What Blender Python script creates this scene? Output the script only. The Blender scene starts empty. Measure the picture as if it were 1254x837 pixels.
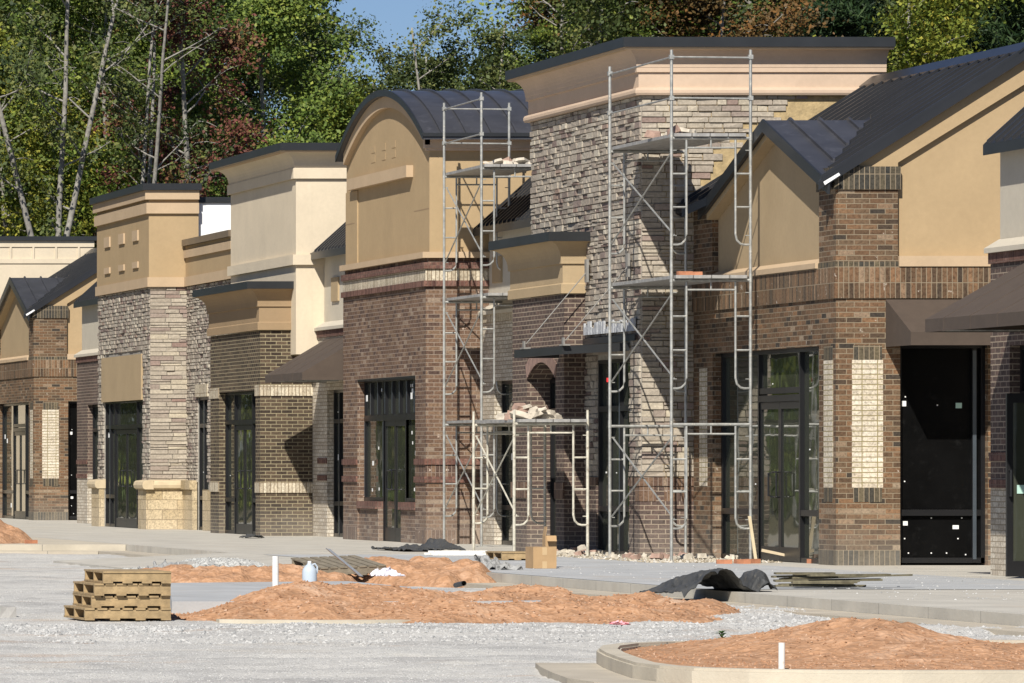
import bpy, math, random
import numpy as np
from mathutils import Vector, noise, Matrix
R = math.radians
scene = bpy.context.scene
col = scene.collection
FP, XV, HZ, CH = 7000.0, -1050.0, 573.0, 1.28     # survey of the place from the photograph: f, vanishing point, eye height
def Yat(px, X): return FP*X/(px-XV)
def Xat(px, Y): return (px-XV)*Y/FP
def Zat(py, Y): return CH-(py-HZ)*Y/FP

# ------------------------------------------------------------------ materials
def newmat(name):
    m = bpy.data.materials.new(name); m.use_nodes = True
    nt = m.node_tree; b = nt.nodes['Principled BSDF']
    return m, nt, b
def N(nt, t, **kw):
    n = nt.nodes.new(t)
    for k, v in kw.items(): setattr(n, k, v)
    return n
def ramp(nt, stops, interp='LINEAR'):
    r = N(nt, 'ShaderNodeValToRGB'); cr = r.color_ramp; cr.interpolation = interp
    while len(cr.elements) < len(stops): cr.elements.new(0.5)
    for e, (p, c) in zip(cr.elements, stops): e.position = p; e.color = (*c, 1)
    return r
def mixc(nt, fac, a, b, mode='MIX'):
    m = N(nt, 'ShaderNodeMix', data_type='RGBA', blend_type=mode)
    L = nt.links
    for sock, v in ((m.inputs[0], fac), (m.inputs[6], a), (m.inputs[7], b)):
        if isinstance(v, bpy.types.NodeSocket): L.new(v, sock)
        elif isinstance(v, (int, float)): sock.default_value = v
        else: sock.default_value = (*v, 1)
    return m.outputs[2]
def noise_n(nt, scale, detail=4, rough=0.55, vec=None):
    n = N(nt, 'ShaderNodeTexNoise'); n.inputs['Scale'].default_value = scale
    n.inputs['Detail'].default_value = detail; n.inputs['Roughness'].default_value = rough
    if vec is None:
        tc = N(nt, 'ShaderNodeTexCoord'); vec = tc.outputs['Object']
    nt.links.new(vec, n.inputs['Vector'])
    return n
def bump(nt, b, h, strength=0.3, dist=0.01):
    bp = N(nt, 'ShaderNodeBump'); bp.inputs['Strength'].default_value = strength; bp.inputs['Distance'].default_value = dist
    nt.links.new(h, bp.inputs['Height']); nt.links.new(bp.outputs[0], b.inputs['Normal'])
def plain(name, c, rough=0.6, var=0.12, scale=3.0, metal=0.0, bstr=0.0, bscale=60, spec=0.5, dirt=None):
    m, nt, b = newmat(name)
    n = noise_n(nt, scale, 6, 0.6)
    dk = tuple(x*(1-var) for x in c); lt = tuple(min(1, x*(1+var)) for x in c)
    r = ramp(nt, [(0.3, dk), (0.7, lt)]); nt.links.new(n.outputs['Fac'], r.inputs[0])
    out = r.outputs[0]
    if dirt:
        n2 = noise_n(nt, scale*2.3, 8, 0.7)
        r2 = ramp(nt, [(0.56, (0, 0, 0)), (0.68, (1, 1, 1))]); nt.links.new(n2.outputs['Fac'], r2.inputs[0])
        out = mixc(nt, r2.outputs[0], out, dirt)
    nt.links.new(out, b.inputs['Base Color'])
    b.inputs['Roughness'].default_value = rough; b.inputs['Metallic'].default_value = metal
    b.inputs['Specular IOR Level'].default_value = spec
    if bstr: bump(nt, b, noise_n(nt, bscale, 4).outputs['Fac'], bstr, 0.01)
    return m
def wallvec(nt, swap=False):
    """(along the wall, up) taken from the object's own coordinates; the wall direction follows the face normal"""
    tc = N(nt, 'ShaderNodeTexCoord'); sp = N(nt, 'ShaderNodeSeparateXYZ'); nt.links.new(tc.outputs['Object'], sp.inputs[0])
    sn = N(nt, 'ShaderNodeSeparateXYZ'); nt.links.new(tc.outputs['Normal'], sn.inputs[0])
    ab = N(nt, 'ShaderNodeMath', operation='ABSOLUTE'); nt.links.new(sn.outputs[0], ab.inputs[0])
    gt = N(nt, 'ShaderNodeMath', operation='GREATER_THAN'); gt.inputs[1].default_value = 0.7; nt.links.new(ab.outputs[0], gt.inputs[0])
    mx = N(nt, 'ShaderNodeMix', data_type='FLOAT'); nt.links.new(gt.outputs[0], mx.inputs[0])
    nt.links.new(sp.outputs[0], mx.inputs[2]); nt.links.new(sp.outputs[1], mx.inputs[3])
    cb = N(nt, 'ShaderNodeCombineXYZ')
    off = N(nt, 'ShaderNodeMath', operation='ADD'); off.inputs[1].default_value = 50.0; nt.links.new(mx.outputs[0], off.inputs[0])
    nt.links.new(off.outputs[0], cb.inputs[0]); nt.links.new(sp.outputs[2], cb.inputs[1])
    return cb.outputs[0]
def brickmat(name, stops, mortar, bw=0.203, bh=0.0677, ms=0.012, off=0.5, bstr=0.9, z0=0.0, spots=None, k=.80):
    stops = [(p, tuple(x*k for x in c)) for p, c in stops]; mortar = tuple(x*k for x in mortar)
    m, nt, b = newmat(name)
    vec = wallvec(nt)
    if z0:
        ad = N(nt, 'ShaderNodeVectorMath', operation='ADD'); ad.inputs[1].default_value = (0, -z0, 0)
        nt.links.new(vec, ad.inputs[0]); vec = ad.outputs[0]
    nz = noise_n(nt, 9, 3, 0.6)
    sub = N(nt, 'ShaderNodeVectorMath', operation='MULTIPLY_ADD'); sub.inputs[1].default_value = (0.010, 0.006, 0); 
    nt.links.new(nz.outputs['Color'], sub.inputs[0]); nt.links.new(vec, sub.inputs[2])
    t = N(nt, 'ShaderNodeTexBrick'); t.offset = off; t.squash = 1.0
    t.inputs['Color1'].default_value = (0, 0, 0, 1); t.inputs['Color2'].default_value = (1, 1, 1, 1); t.inputs['Mortar'].default_value = (.5, .5, .5, 1)
    t.inputs['Scale'].default_value = 1; t.inputs['Mortar Size'].default_value = ms*0.5; t.inputs['Mortar Smooth'].default_value = 0.15
    t.inputs['Brick Width'].default_value = bw; t.inputs['Row Height'].default_value = bh; t.inputs['Bias'].default_value = 0
    nt.links.new(sub.outputs[0], t.inputs['Vector'])
    r = ramp(nt, stops); nt.links.new(t.outputs['Color'], r.inputs[0])
    n2 = noise_n(nt, 28, 5, 0.7)
    g = ramp(nt, [(0.32, (.50, .48, .46)), (0.5, (1, 1, 1)), (0.7, (1.38, 1.36, 1.32))]); nt.links.new(n2.outputs['Fac'], g.inputs[0])
    c = mixc(nt, 1.0, r.outputs[0], g.outputs[0], 'MULTIPLY')
    if spots:
        n3 = noise_n(nt, 7, 3, 0.75)
        g3 = ramp(nt, [(0.66, (0, 0, 0)), (0.71, (1, 1, 1))]); nt.links.new(n3.outputs['Fac'], g3.inputs[0])
        c = mixc(nt, g3.outputs[0], c, spots)
    c = mixc(nt, t.outputs['Fac'], c, mortar)
    n4 = noise_n(nt, 0.9, 5, 0.6)
    g4 = ramp(nt, [(0.3, (.82, .82, .82)), (0.7, (1.12, 1.12, 1.12))]); nt.links.new(n4.outputs['Fac'], g4.inputs[0])
    c = mixc(nt, 1.0, c, g4.outputs[0], 'MULTIPLY')
    tz = N(nt, 'ShaderNodeTexCoord'); sz = N(nt, 'ShaderNodeSeparateXYZ'); nt.links.new(tz.outputs['Object'], sz.inputs[0])
    mr = N(nt, 'ShaderNodeMapRange'); mr.inputs[1].default_value = .75; mr.inputs[2].default_value = -.1; mr.inputs[3].default_value = 0; mr.inputs[4].default_value = .42; nt.links.new(sz.outputs[2], mr.inputs[0])
    n5 = noise_n(nt, 1.7, 6, .7); ad5 = N(nt, 'ShaderNodeMath', operation='MULTIPLY'); nt.links.new(n5.outputs['Fac'], ad5.inputs[0]); nt.links.new(mr.outputs[0], ad5.inputs[1])
    c = mixc(nt, ad5.outputs[0], c, (.46, .43, .38))
    n6 = noise_n(nt, 2.3, 7, .8); g6 = ramp(nt, [(.62, (0, 0, 0)), (.8, (.25, .25, .25))]); nt.links.new(n6.outputs['Fac'], g6.inputs[0])
    c = mixc(nt, g6.outputs[0], c, tuple(x*.95 for x in mortar))
    nt.links.new(c, b.inputs['Base Color']); b.inputs['Roughness'].default_value = 0.9; b.inputs['Specular IOR Level'].default_value = 0.25
    inv = N(nt, 'ShaderNodeMath', operation='SUBTRACT'); inv.inputs[0].default_value = 1.0; nt.links.new(t.outputs['Fac'], inv.inputs[1])
    a2 = N(nt, 'ShaderNodeMath', operation='MULTIPLY_ADD'); a2.inputs[1].default_value = 0.35
    nt.links.new(n2.outputs['Fac'], a2.inputs[0]); nt.links.new(inv.outputs[0], a2.inputs[2])
    bump(nt, b, a2.outputs[0], bstr, 0.010)
    return m
def tintmat(name, stops, rough=0.85, nscale=25, var=0.25, bstr=0.4, trans=0.0):
    m, nt, b = newmat(name)
    at = N(nt, 'ShaderNodeAttribute', attribute_name='tint')
    kk = 1 if trans else .84
    r = ramp(nt, [(p, tuple(x*kk for x in q)) for p, q in stops]); nt.links.new(at.outputs['Fac'], r.inputs[0])
    c = r.outputs[0]
    if var:
        n2 = noise_n(nt, nscale, 5, 0.7)
        g = ramp(nt, [(0.3, (1-var,)*3), (0.7, (1+var,)*3)]); nt.links.new(n2.outputs['Fac'], g.inputs[0])
        c = mixc(nt, 1.0, c, g.outputs[0], 'MULTIPLY')
        if bstr: bump(nt, b, n2.outputs['Fac'], bstr, 0.02)
    nt.links.new(c, b.inputs['Base Color']); b.inputs['Roughness'].default_value = rough
    b.inputs['Specular IOR Level'].default_value = 0.3
    if trans:
        tr = N(nt, 'ShaderNodeBsdfTranslucent'); nt.links.new(c, tr.inputs['Color'])
        mx = N(nt, 'ShaderNodeMixShader'); mx.inputs[0].default_value = trans
        nt.links.new(b.outputs[0], mx.inputs[1]); nt.links.new(tr.outputs[0], mx.inputs[2])
        nt.links.new(mx.outputs[0], nt.nodes['Material Output'].inputs[0])
    return m
def stucco(name, c, var=0.05):
    c = tuple(x*.84 for x in c)
    m, nt, b = newmat(name)
    n = noise_n(nt, 1.3, 6, 0.65); n2 = noise_n(nt, 180, 2, 0.5)
    r = ramp(nt, [(0.3, tuple(x*(1-var) for x in c)), (0.7, tuple(x*(1+var) for x in c))]); nt.links.new(n.outputs['Fac'], r.inputs[0])
    n3 = noise_n(nt, 14, 4, 0.7)
    g3 = ramp(nt, [(0.3, (.955, .955, .95)), (0.7, (1.03, 1.03, 1.03))]); nt.links.new(n3.outputs['Fac'], g3.inputs[0])
    o = mixc(nt, 1.0, r.outputs[0], g3.outputs[0], 'MULTIPLY')
    n4 = noise_n(nt, .55, 7, .75); g4 = ramp(nt, [(.52, (0, 0, 0)), (.62, (.16, .16, .16)), (.8, (.3, .3, .3))]); nt.links.new(n4.outputs['Fac'], g4.inputs[0])
    o = mixc(nt, g4.outputs[0], o, tuple(x*.72 for x in c))
    nt.links.new(o, b.inputs['Base Color']); b.inputs['Roughness'].default_value = 0.92; b.inputs['Specular IOR Level'].default_value = 0.2
    bump(nt, b, n2.outputs['Fac'], 0.35, 0.006)
    return m
TAN = stucco('tan stucco', (.465, .35, .21)); TANO = stucco('warm tan stucco', (.48, .35, .20)); TRIMT = stucco('light tan trim', (.57, .425, .275))
CREAM = stucco('cream stucco', (.73, .625, .465)); PINKC = stucco('pale peach stucco', (.64, .485, .355)); WHITE = plain('white membrane', (.85, .85, .83), .5, .02)
GREYC = stucco('pale grey stucco', (.62, .56, .45)); TANB = stucco('brown tan stucco', (.36, .255, .15))
MIXS = [(0, (.06, .05, .04)), (.22, (.125, .078, .046)), (.5, (.21, .120, .066)), (.75, (.17, .115, .070)), (.93, (.27, .15, .078)), (1, (.34, .26, .18))]
MORT = (.33, .262, .178)
B_MIX = brickmat('mixed brown brick', MIXS, MORT, spots=(.42, .36, .30))
B_MIXS = brickmat('mixed soldier brick', MIXS, MORT, bw=.0677, bh=.2065, off=0, z0=3.497, spots=(.45, .4, .34))
B_DKS = brickmat('dark soldier brick', [(0, (.05, .05, .045)), (.5, (.10, .085, .06)), (1, (.16, .13, .08))], MORT, bw=.0677, bh=.205, off=0)
REDS = [(0, (.105, .068, .055)), (.3, (.165, .100, .068)), (.6, (.205, .128, .085)), (.88, (.24, .155, .10)), (1, (.36, .28, .21))]
B_RED = brickmat('red brown brick', REDS, (.38, .30, .235), spots=(.45, .36, .29))
B_REDS = brickmat('red rowlock brick', [(0, (.12, .06, .05)), (.5, (.20, .10, .075)), (1, (.25, .14, .11))], (.2, .13, .1), bw=.0677, bh=.12, off=0)
B_REDB = brickmat('red soldier brick', REDS, (.33, .25, .2), bw=.0677, bh=.24, off=0, spots=(.5, .42, .35))
B_DARK = brickmat('dark brown brick', [(0, (.055, .04, .03)), (.5, (.095, .07, .048)), (1, (.14, .10, .065))], (.38, .32, .20), ms=.015)
B_PURP = brickmat('purple brown brick', [(0, (.095, .068, .058)), (.5, (.13, .092, .078)), (1, (.165, .11, .088))], (.40, .32, .24), ms=.015)
B_LITE = brickmat('cream brick', [(0, (.55, .47, .36)), (.6, (.68, .60, .47)), (1, (.75, .68, .56))], (.33, .27, .13), off=0, k=.86)
B_LITO = brickmat('cream running brick', [(0, (.50, .43, .34)), (.6, (.62, .55, .44)), (1, (.70, .64, .53))], (.32, .26, .18), k=.86)
B_LITS = brickmat('cream soldier brick', [(0, (.48, .41, .30)), (.6, (.64, .56, .42)), (1, (.72, .65, .5))], (.25, .18, .11), bw=.0677, bh=.3, off=0, z0=.7, k=.86)
BLOCK = brickmat('buff stone block', [(0, (.46, .36, .21)), (.5, (.53, .42, .26)), (1, (.58, .47, .30))], (.24, .18, .11), bw=.62, bh=.205, ms=.012, bstr=.5, k=.86)
ROOF = plain('dark standing seam metal', (.040, .041, .044), .33, .12, 1.5, .45, spec=.6)
ROOFB = plain('scuffed grey metal', (.068, .068, .074), .36, .2, 2, .3, bstr=.25, bscale=1.6, dirt=(.10, .10, .11))
CAP = plain('dark metal coping', (.032, .034, .036), .38, .15, 2, .3)
FRAME = plain('black aluminium', (.014, .014, .015), .35, .1, 3, .2)
FRAMEL = plain('brushed mullion edge', (.10, .12, .14), .35, .1, 3, .5)
AWN = plain('brown canvas', (.072, .052, .038), .85, .1, 6, bstr=.2, bscale=90)
GALV = plain('galvanised tube', (.36, .36, .335), .5, .3, 9, .45, dirt=(.58, .54, .46))
GALVD = plain('mortar splashed tube', (.52, .49, .40), .65, .3, 9, .1, dirt=(.24, .19, .14))
PLANKM = plain('weathered aluminium plank', (.36, .35, .33), .55, .25, 8, .3, dirt=(.52, .48, .42))
WOOD = plain('pallet wood', (.33, .235, .12), .8, .3, 9, bstr=.3, bscale=40, dirt=(.24, .17, .09))
WOODD = plain('dark damp wood', (.12, .105, .065), .85, .4, 9, bstr=.3, bscale=40, dirt=(.22, .2, .12)); WOODG = plain('grey weathered wood', (.21, .18, .13), .85, .3, 9, bstr=.3, bscale=40)
CARD = plain('cardboard', (.40, .26, .13), .8, .1, 5); TAPE = plain('packing tape', (.50, .36, .2), .3, .05)
TARPM = plain('black sheeting', (.055, .056, .055), .6, .25, 5, bstr=.2, bscale=20, dirt=(.10, .09, .075))
PVC = plain('white pipe', (.75, .74, .70), .35, .05, 8, dirt=(.5, .42, .33)); STEEL = plain('zinc channel', (.42, .44, .46), .35, .15, 6, .7)
PAPER = plain('white sticker', (.8, .8, .78), .6, .03); TEAL = plain('pale green sticker', (.42, .62, .54), .6, .05)
RED = plain('red tape', (.7, .02, .02), .5, .05); SCRATCH = plain('mortar scratch coat', (.40, .30, .155), .95, .25, 9, bstr=.8, bscale=30, dirt=(.27, .21, .12))
GREYM = plain('grey mortar', (.42, .43, .44), .9, .25, 8, bstr=.8, bscale=25)
STONE = tintmat('ledge stone', [(0, (.17, .12, .10)), (.1, (.25, .19, .165)), (.3, (.345, .29, .235)), (.55, (.415, .36, .29)), (.8, (.475, .425, .345)), (.95, (.53, .475, .38)), (1, (.33, .24, .19))])
STONEW = tintmat('ledge stone warm', [(0, (.30, .20, .165)), (.12, (.34, .27, .225)), (.4, (.40, .345, .275)), (.7, (.47, .41, .325)), (1, (.54, .47, .35))])
STONEB = plain('stone backing', (.30, .28, .24), .95, .25, 12, bstr=.8, bscale=30)
LTH = plain('plastic jug', (.46, .52, .58), .3, .05); BAG = plain('crumpled plastic', (.72, .70, .75), .4, .2, 12)
BRICKLOOSE = plain('loose clay brick', (.40, .17, .09), .9, .25, 14)
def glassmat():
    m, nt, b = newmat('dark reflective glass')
    b.inputs['Base Color'].default_value = (.046, .050, .036, 1); b.inputs['Roughness'].default_value = 0.03  # olive base colour paints grey-green reflections into the panes
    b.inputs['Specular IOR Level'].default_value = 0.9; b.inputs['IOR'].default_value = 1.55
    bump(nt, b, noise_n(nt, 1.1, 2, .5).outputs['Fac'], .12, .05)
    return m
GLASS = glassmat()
BLACKG = plain('black film over glass', (.004, .004, .004), .3, .3, 2.5, spec=.12, dirt=(.010, .010, .010))

# ground materials
def groundmat(name, base, lo, hi, s1, s2, bstr=.8, patch=None, patchc=None, bd=.02):
    sc = lambda q: tuple(x*.86 for x in q) if q else q
    base, lo, hi, patchc = sc(base), sc(lo), sc(hi), sc(patchc)
    m, nt, b = newmat(name)
    n1 = noise_n(nt, s1, 7, .7); v = N(nt, 'ShaderNodeTexVoronoi'); v.inputs['Scale'].default_value = s2
    tc = N(nt, 'ShaderNodeTexCoord'); nt.links.new(tc.outputs['Object'], v.inputs['Vector'])
    sp = N(nt, 'ShaderNodeSeparateColor'); nt.links.new(v.outputs['Color'], sp.inputs[0])
    r = ramp(nt, [(0, lo), (.5, base), (1, hi)]); nt.links.new(sp.outputs[0], r.inputs[0])
    g = ramp(nt, [(.3, (.68, .68, .69)), (.5, (1, 1, 1)), (.7, (1.18, 1.17, 1.14))]); nt.links.new(n1.outputs['Fac'], g.inputs[0])
    c = mixc(nt, 1.0, r.outputs[0], g.outputs[0], 'MULTIPLY')
    if patch:
        n3 = noise_n(nt, patch, 6, .65); g3 = ramp(nt, [(.56, (0, 0, 0)), (.72, (1, 1, 1))]); nt.links.new(n3.outputs['Fac'], g3.inputs[0])
        c = mixc(nt, g3.outputs[0], c, patchc)
    if 'gravel' in name:
        mp = N(nt, 'ShaderNodeMapping'); mp.inputs['Scale'].default_value = (.35, 1.0, 1); mp.inputs['Rotation'].default_value = (0, 0, .25); nt.links.new(tc.outputs['Object'], mp.inputs[0])
        n7 = noise_n(nt, .9, 7, .7, mp.outputs[0]); g7 = ramp(nt, [(.57, (0, 0, 0)), (.70, (.65, .65, .65))]); nt.links.new(n7.outputs['Fac'], g7.inputs[0])
        c = mixc(nt, g7.outputs[0], c, (.43, .30, .205))
        n8 = noise_n(nt, .7, 7, .75, mp.outputs[0]); n8.inputs['Distortion'].default_value = .6; g8 = ramp(nt, [(.30, (.6, .6, .6)), (.44, (0, 0, 0))]); nt.links.new(n8.outputs['Fac'], g8.inputs[0])
        c = mixc(nt, g8.outputs[0], c, (.30, .305, .30))
    nt.links.new(c, b.inputs['Base Color']); b.inputs['Roughness'].default_value = .95; b.inputs['Specular IOR Level'].default_value = .2
    a = N(nt, 'ShaderNodeMath', operation='ADD'); nt.links.new(v.outputs['Distance'], a.inputs[0]); nt.links.new(n1.outputs['Fac'], a.inputs[1])
    bump(nt, b, a.outputs[0], bstr, bd)
    return m
GRAVEL = groundmat('grey gravel', (.61, .595, .555), (.49, .48, .45), (.69, .675, .635), .8, 50, .6, .5, (.62, .58, .51))
CLAY = groundmat('orange clay', (.485, .275, .155), (.41, .225, .122), (.545, .325, .195), 2.6, 22, .6, 1.3, (.60, .41, .28), .02)
def concrete(name, c, jx=1.5, jy=1.5, joint=.012, jc=(.20, .19, .17)):
    c = tuple(x*.84 for x in c)
    m, nt, b = newmat(name)
    tc = N(nt, 'ShaderNodeTexCoord')
    t = N(nt, 'ShaderNodeTexBrick'); t.offset = 0
    t.inputs['Color1'].default_value = (0, 0, 0, 1); t.inputs['Color2'].default_value = (1, 1, 1, 1)
    t.inputs['Scale'].default_value = 1; t.inputs['Mortar Size'].default_value = joint*.5; t.inputs['Brick Width'].default_value = jx; t.inputs['Row Height'].default_value = jy
    nt.links.new(tc.outputs['Object'], t.inputs['Vector'])
    n = noise_n(nt, 1.1, 8, .7); r = ramp(nt, [(.3, tuple(x*.8 for x in c)), (.7, tuple(x*1.12 for x in c))]); nt.links.new(n.outputs['Fac'], r.inputs[0])
    n3 = noise_n(nt, .5, 7, .7); g3 = ramp(nt, [(.55, (0, 0, 0)), (.75, (.7, .7, .7))]); nt.links.new(n3.outputs['Fac'], g3.inputs[0])
    o = mixc(nt, g3.outputs[0], r.outputs[0], (.42, .35, .27))
    o = mixc(nt, t.outputs['Fac'], o, jc)
    nt.links.new(o, b.inputs['Base Color']); b.inputs['Roughness'].default_value = .85; b.inputs['Specular IOR Level'].default_value = .3
    bump(nt, b, noise_n(nt, 40, 4).outputs['Fac'], .3, .01)
    return m
CONC = concrete('pavement concrete', (.57, .54, .47)); CONCB = concrete('fresh blue grey concrete', (.50, .51, .51), 3, 3)
KERBM = concrete('kerb concrete', (.60, .54, .43), 3, 3); GUTT = concrete('gutter concrete', (.55, .49, .39), 3, 3)

# ------------------------------------------------------------------ mesh builder
SPLIT = {'base_wall', 'soldier_course', 'rowlock_course', 'block_base', 'lower_brick_wall', 'brick_trim', 'brick_wall', 'stucco_wall', 'stucco_band', 'wall_block', 'block_coping', 'window_sill', 'stucco_ledge', 'gable_wall', 'rake_board', 'rear_wall', 'eaves_band', 'sticker', 'pane', 'mullion_trim', 'door_glass', 'mortar_patch', 'seam', 'roll'}
class MB:
    def __init__(s): s.v = []; s.f = []; s.t = []
    def add(s, vs, fs, t=0.5):
        b = len(s.v); s.v += [tuple(v) for v in vs]
        for f in fs: s.f.append(tuple(i+b for i in f)); s.t.append(t)
        return s
    def box(s, x0, x1, y0, y1, z0, z1, t=.5):
        if x1 < x0: x0, x1 = x1, x0
        if y1 < y0: y0, y1 = y1, y0
        v = [(x0,y0,z0),(x1,y0,z0),(x1,y1,z0),(x0,y1,z0),(x0,y0,z1),(x1,y0,z1),(x1,y1,z1),(x0,y1,z1)]
        return s.add(v, [(0,3,2,1),(4,5,6,7),(0,1,5,4),(1,2,6,5),(2,3,7,6),(3,0,4,7)], t)
    def bx(s, ax, pl, u0, u1, d0, d1, z0, z1, t=.5):
        """box on a wall: ax 'x' = facade plane x=pl (u along y), 'y' = side wall plane y=pl (u along x); d = depth into the building"""
        if ax == 'x': return s.box(pl+d0, pl+d1, u0, u1, z0, z1, t)
        return s.box(u0, u1, pl+d0, pl+d1, z0, z1, t)
    def tube(s, pts, r, n=8, cap=True, r2=None):
        pts = [Vector(p) for p in pts]; rings = []
        m = len(pts)
        for i, p in enumerate(pts):
            d = (pts[min(i+1, m-1)]-pts[max(i-1, 0)]).normalized()
            a = Vector((0, 0, 1)) if abs(d.z) < .9 else Vector((1, 0, 0))
            u = d.cross(a).normalized(); w = d.cross(u)
            rr = r if r2 is None else r+(r2-r)*i/(m-1)
            rings.append([p+u*math.cos(2*math.pi*k/n)*rr+w*math.sin(2*math.pi*k/n)*rr for k in range(n)])
        vs = [v for ring in rings for v in ring]; fs = []
        for i in range(m-1):
            for k in range(n):
                a, b = i*n+k, i*n+(k+1) % n
                fs.append((a, b, b+n, a+n))
        if cap: fs.append(tuple(range(n))[::-1]); fs.append(tuple((m-1)*n+k for k in range(n)))
        return s.add(vs, fs)
    def prism(s, poly, axis, a, b):
        """closed polygon of 2D points extruded along an axis from a to b. axis x: pts (y,z); y: (x,z); z: (x,y)"""
        def P(p, w): return {'x': (w, p[0], p[1]), 'y': (p[0], w, p[1]), 'z': (p[0], p[1], w)}[axis]
        n = len(poly); vs = [P(p, a) for p in poly]+[P(p, b) for p in poly]
        fs = [tuple(range(n)), tuple(range(n, 2*n))[::-1]]+[(i, i+n, (i+1) % n+n, (i+1) % n) for i in range(n)]
        return s.add(vs, fs)
    def strip(s, outer, inner, axis, a, b):
        """band between two polylines of equal length, extruded"""
        for i in range(len(outer)-1):
            s.prism([outer[i], outer[i+1], inner[i+1], inner[i]], axis, a, b)
        return s
    def wall(s, ax, pl, u0, u1, z0, z1, th=.25, holes=()):
        us = sorted({u0, u1} | {min(max(h[0], u0), u1) for h in holes} | {min(max(h[1], u0), u1) for h in holes})
        zs = sorted({z0, z1} | {min(max(h[2], z0), z1) for h in holes} | {min(max(h[3], z0), z1) for h in holes})
        def full(i, j):
            if i < 0 or j < 0 or i >= len(us)-1 or j >= len(zs)-1: return False
            cu, cz = (us[i]+us[i+1])/2, (zs[j]+zs[j+1])/2
            return not any(h[0] < cu < h[1] and h[2] < cz < h[3] for h in holes)
        def P(u, d, z): return (pl+d, u, z) if ax == 'x' else (u, pl+d, z)
        for i in range(len(us)-1):
            for j in range(len(zs)-1):
                if not full(i, j): continue
                a, b, c, d = us[i], us[i+1], zs[j], zs[j+1]
                q = [[P(a,0,c),P(b,0,c),P(b,0,d),P(a,0,d)], [P(a,th,c),P(a,th,d),P(b,th,d),P(b,th,c)]]
                if not full(i-1, j): q.append([P(a,0,c),P(a,0,d),P(a,th,d),P(a,th,c)])
                if not full(i+1, j): q.append([P(b,0,c),P(b,th,c),P(b,th,d),P(b,0,d)])
                if not full(i, j-1): q.append([P(a,0,c),P(a,th,c),P(b,th,c),P(b,0,c)])
                if not full(i, j+1): q.append([P(a,0,d),P(b,0,d),P(b,th,d),P(a,th,d)])
                for k in q: s.add(k, [(0,1,2,3)])
        return s
    def pieces(s, tol=.004):
        fc = [list(f) for f in s.f]; par = list(range(len(fc)))
        def find(a):
            while par[a] != a: par[a] = par[par[a]]; a = par[a]
            return a
        seen = {}
        for i, f in enumerate(fc):
            for v in f:
                k = tuple(round(c, 3) for c in s.v[v])
                if k in seen: par[find(i)] = find(seen[k])
                else: seen[k] = i
        groups = {}
        for i in range(len(fc)): groups.setdefault(find(i), []).append(i)
        G = [[g, [min(s.v[v][a] for i in g for v in fc[i]) for a in range(3)], [max(s.v[v][a] for i in g for v in fc[i]) for a in range(3)]] for g in groups.values()]
        merged = True
        while merged:
            merged = False
            for i in range(len(G)):
                for j in range(i+1, len(G)):
                    if all(G[i][1][a]-tol <= G[j][2][a] and G[j][1][a]-tol <= G[i][2][a] for a in range(3)):
                        G[i] = [G[i][0]+G[j][0], [min(G[i][1][a], G[j][1][a]) for a in range(3)], [max(G[i][2][a], G[j][2][a]) for a in range(3)]]; del G[j]; merged = True; break
                if merged: break
        out = []
        for g, _, _ in G:
            m = MB()
            for i in sorted(g): m.add([s.v[v] for v in fc[i]], [tuple(range(len(fc[i])))], s.t[i])
            out.append(m)
        return out
    def build(s, name, mat, parent=None, label=None, smooth=False, tint=False, fix=True):
        if name in SPLIT and parent:
            ps = s.pieces()
            if 1 < len(ps) <= 24: return [p._b(name, mat, parent, label, smooth, tint, fix) for p in ps][0]
        return s._b(name, mat, parent, label, smooth, tint, fix)
    def _b(s, name, mat, parent=None, label=None, smooth=False, tint=False, fix=True):
        me = bpy.data.meshes.new(name); me.from_pydata(s.v, [], s.f); me.materials.append(mat)
        if fix:
            import bmesh
            bm = bmesh.new(); bm.from_mesh(me)
            if not tint: bmesh.ops.remove_doubles(bm, verts=bm.verts, dist=.0002)
            bmesh.ops.recalc_face_normals(bm, faces=bm.faces); bm.to_mesh(me); bm.free()
        if tint:
            at = me.attributes.new('tint', 'FLOAT', 'FACE'); at.data.foreach_set('value', s.t)
        if smooth:
            for p in me.polygons: p.use_smooth = True
        o = bpy.data.objects.new(name, me); col.objects.link(o)
        if parent: o.parent = parent
        if label: o['label'] = label
        return o
def thing(name, label, cat, loc, group=None, rz=0):
    o = bpy.data.objects.new(name, None); col.objects.link(o); o.location = loc; o.rotation_euler.z = rz
    o.empty_display_size = .3
    o['label'] = label; o['category'] = cat
    if group: o['group'] = group
    return o
def tag(o, label, cat, group=None, loc=None):
    o['label'] = label; o['category'] = cat
    if group: o['group'] = group
    if loc: o.location = loc
    return o
def struct(name, mb, mat, **kw):
    o = mb.build(name, mat, **kw); o['kind'] = 'structure'; return o
def dup(o, loc=None, rz=None, label=None, group=None, parent=None, scale=None):
    c = o.copy(); col.objects.link(c)
    if parent: c.parent = parent
    if loc: c.location = loc
    if rz is not None: c.rotation_euler.z = rz
    if scale: c.scale = scale
    if label: c['label'] = label
    if group: c['group'] = group
    for ch in [x for x in bpy.data.objects if x.parent == o]: dup(ch, parent=c)
    return c

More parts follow.
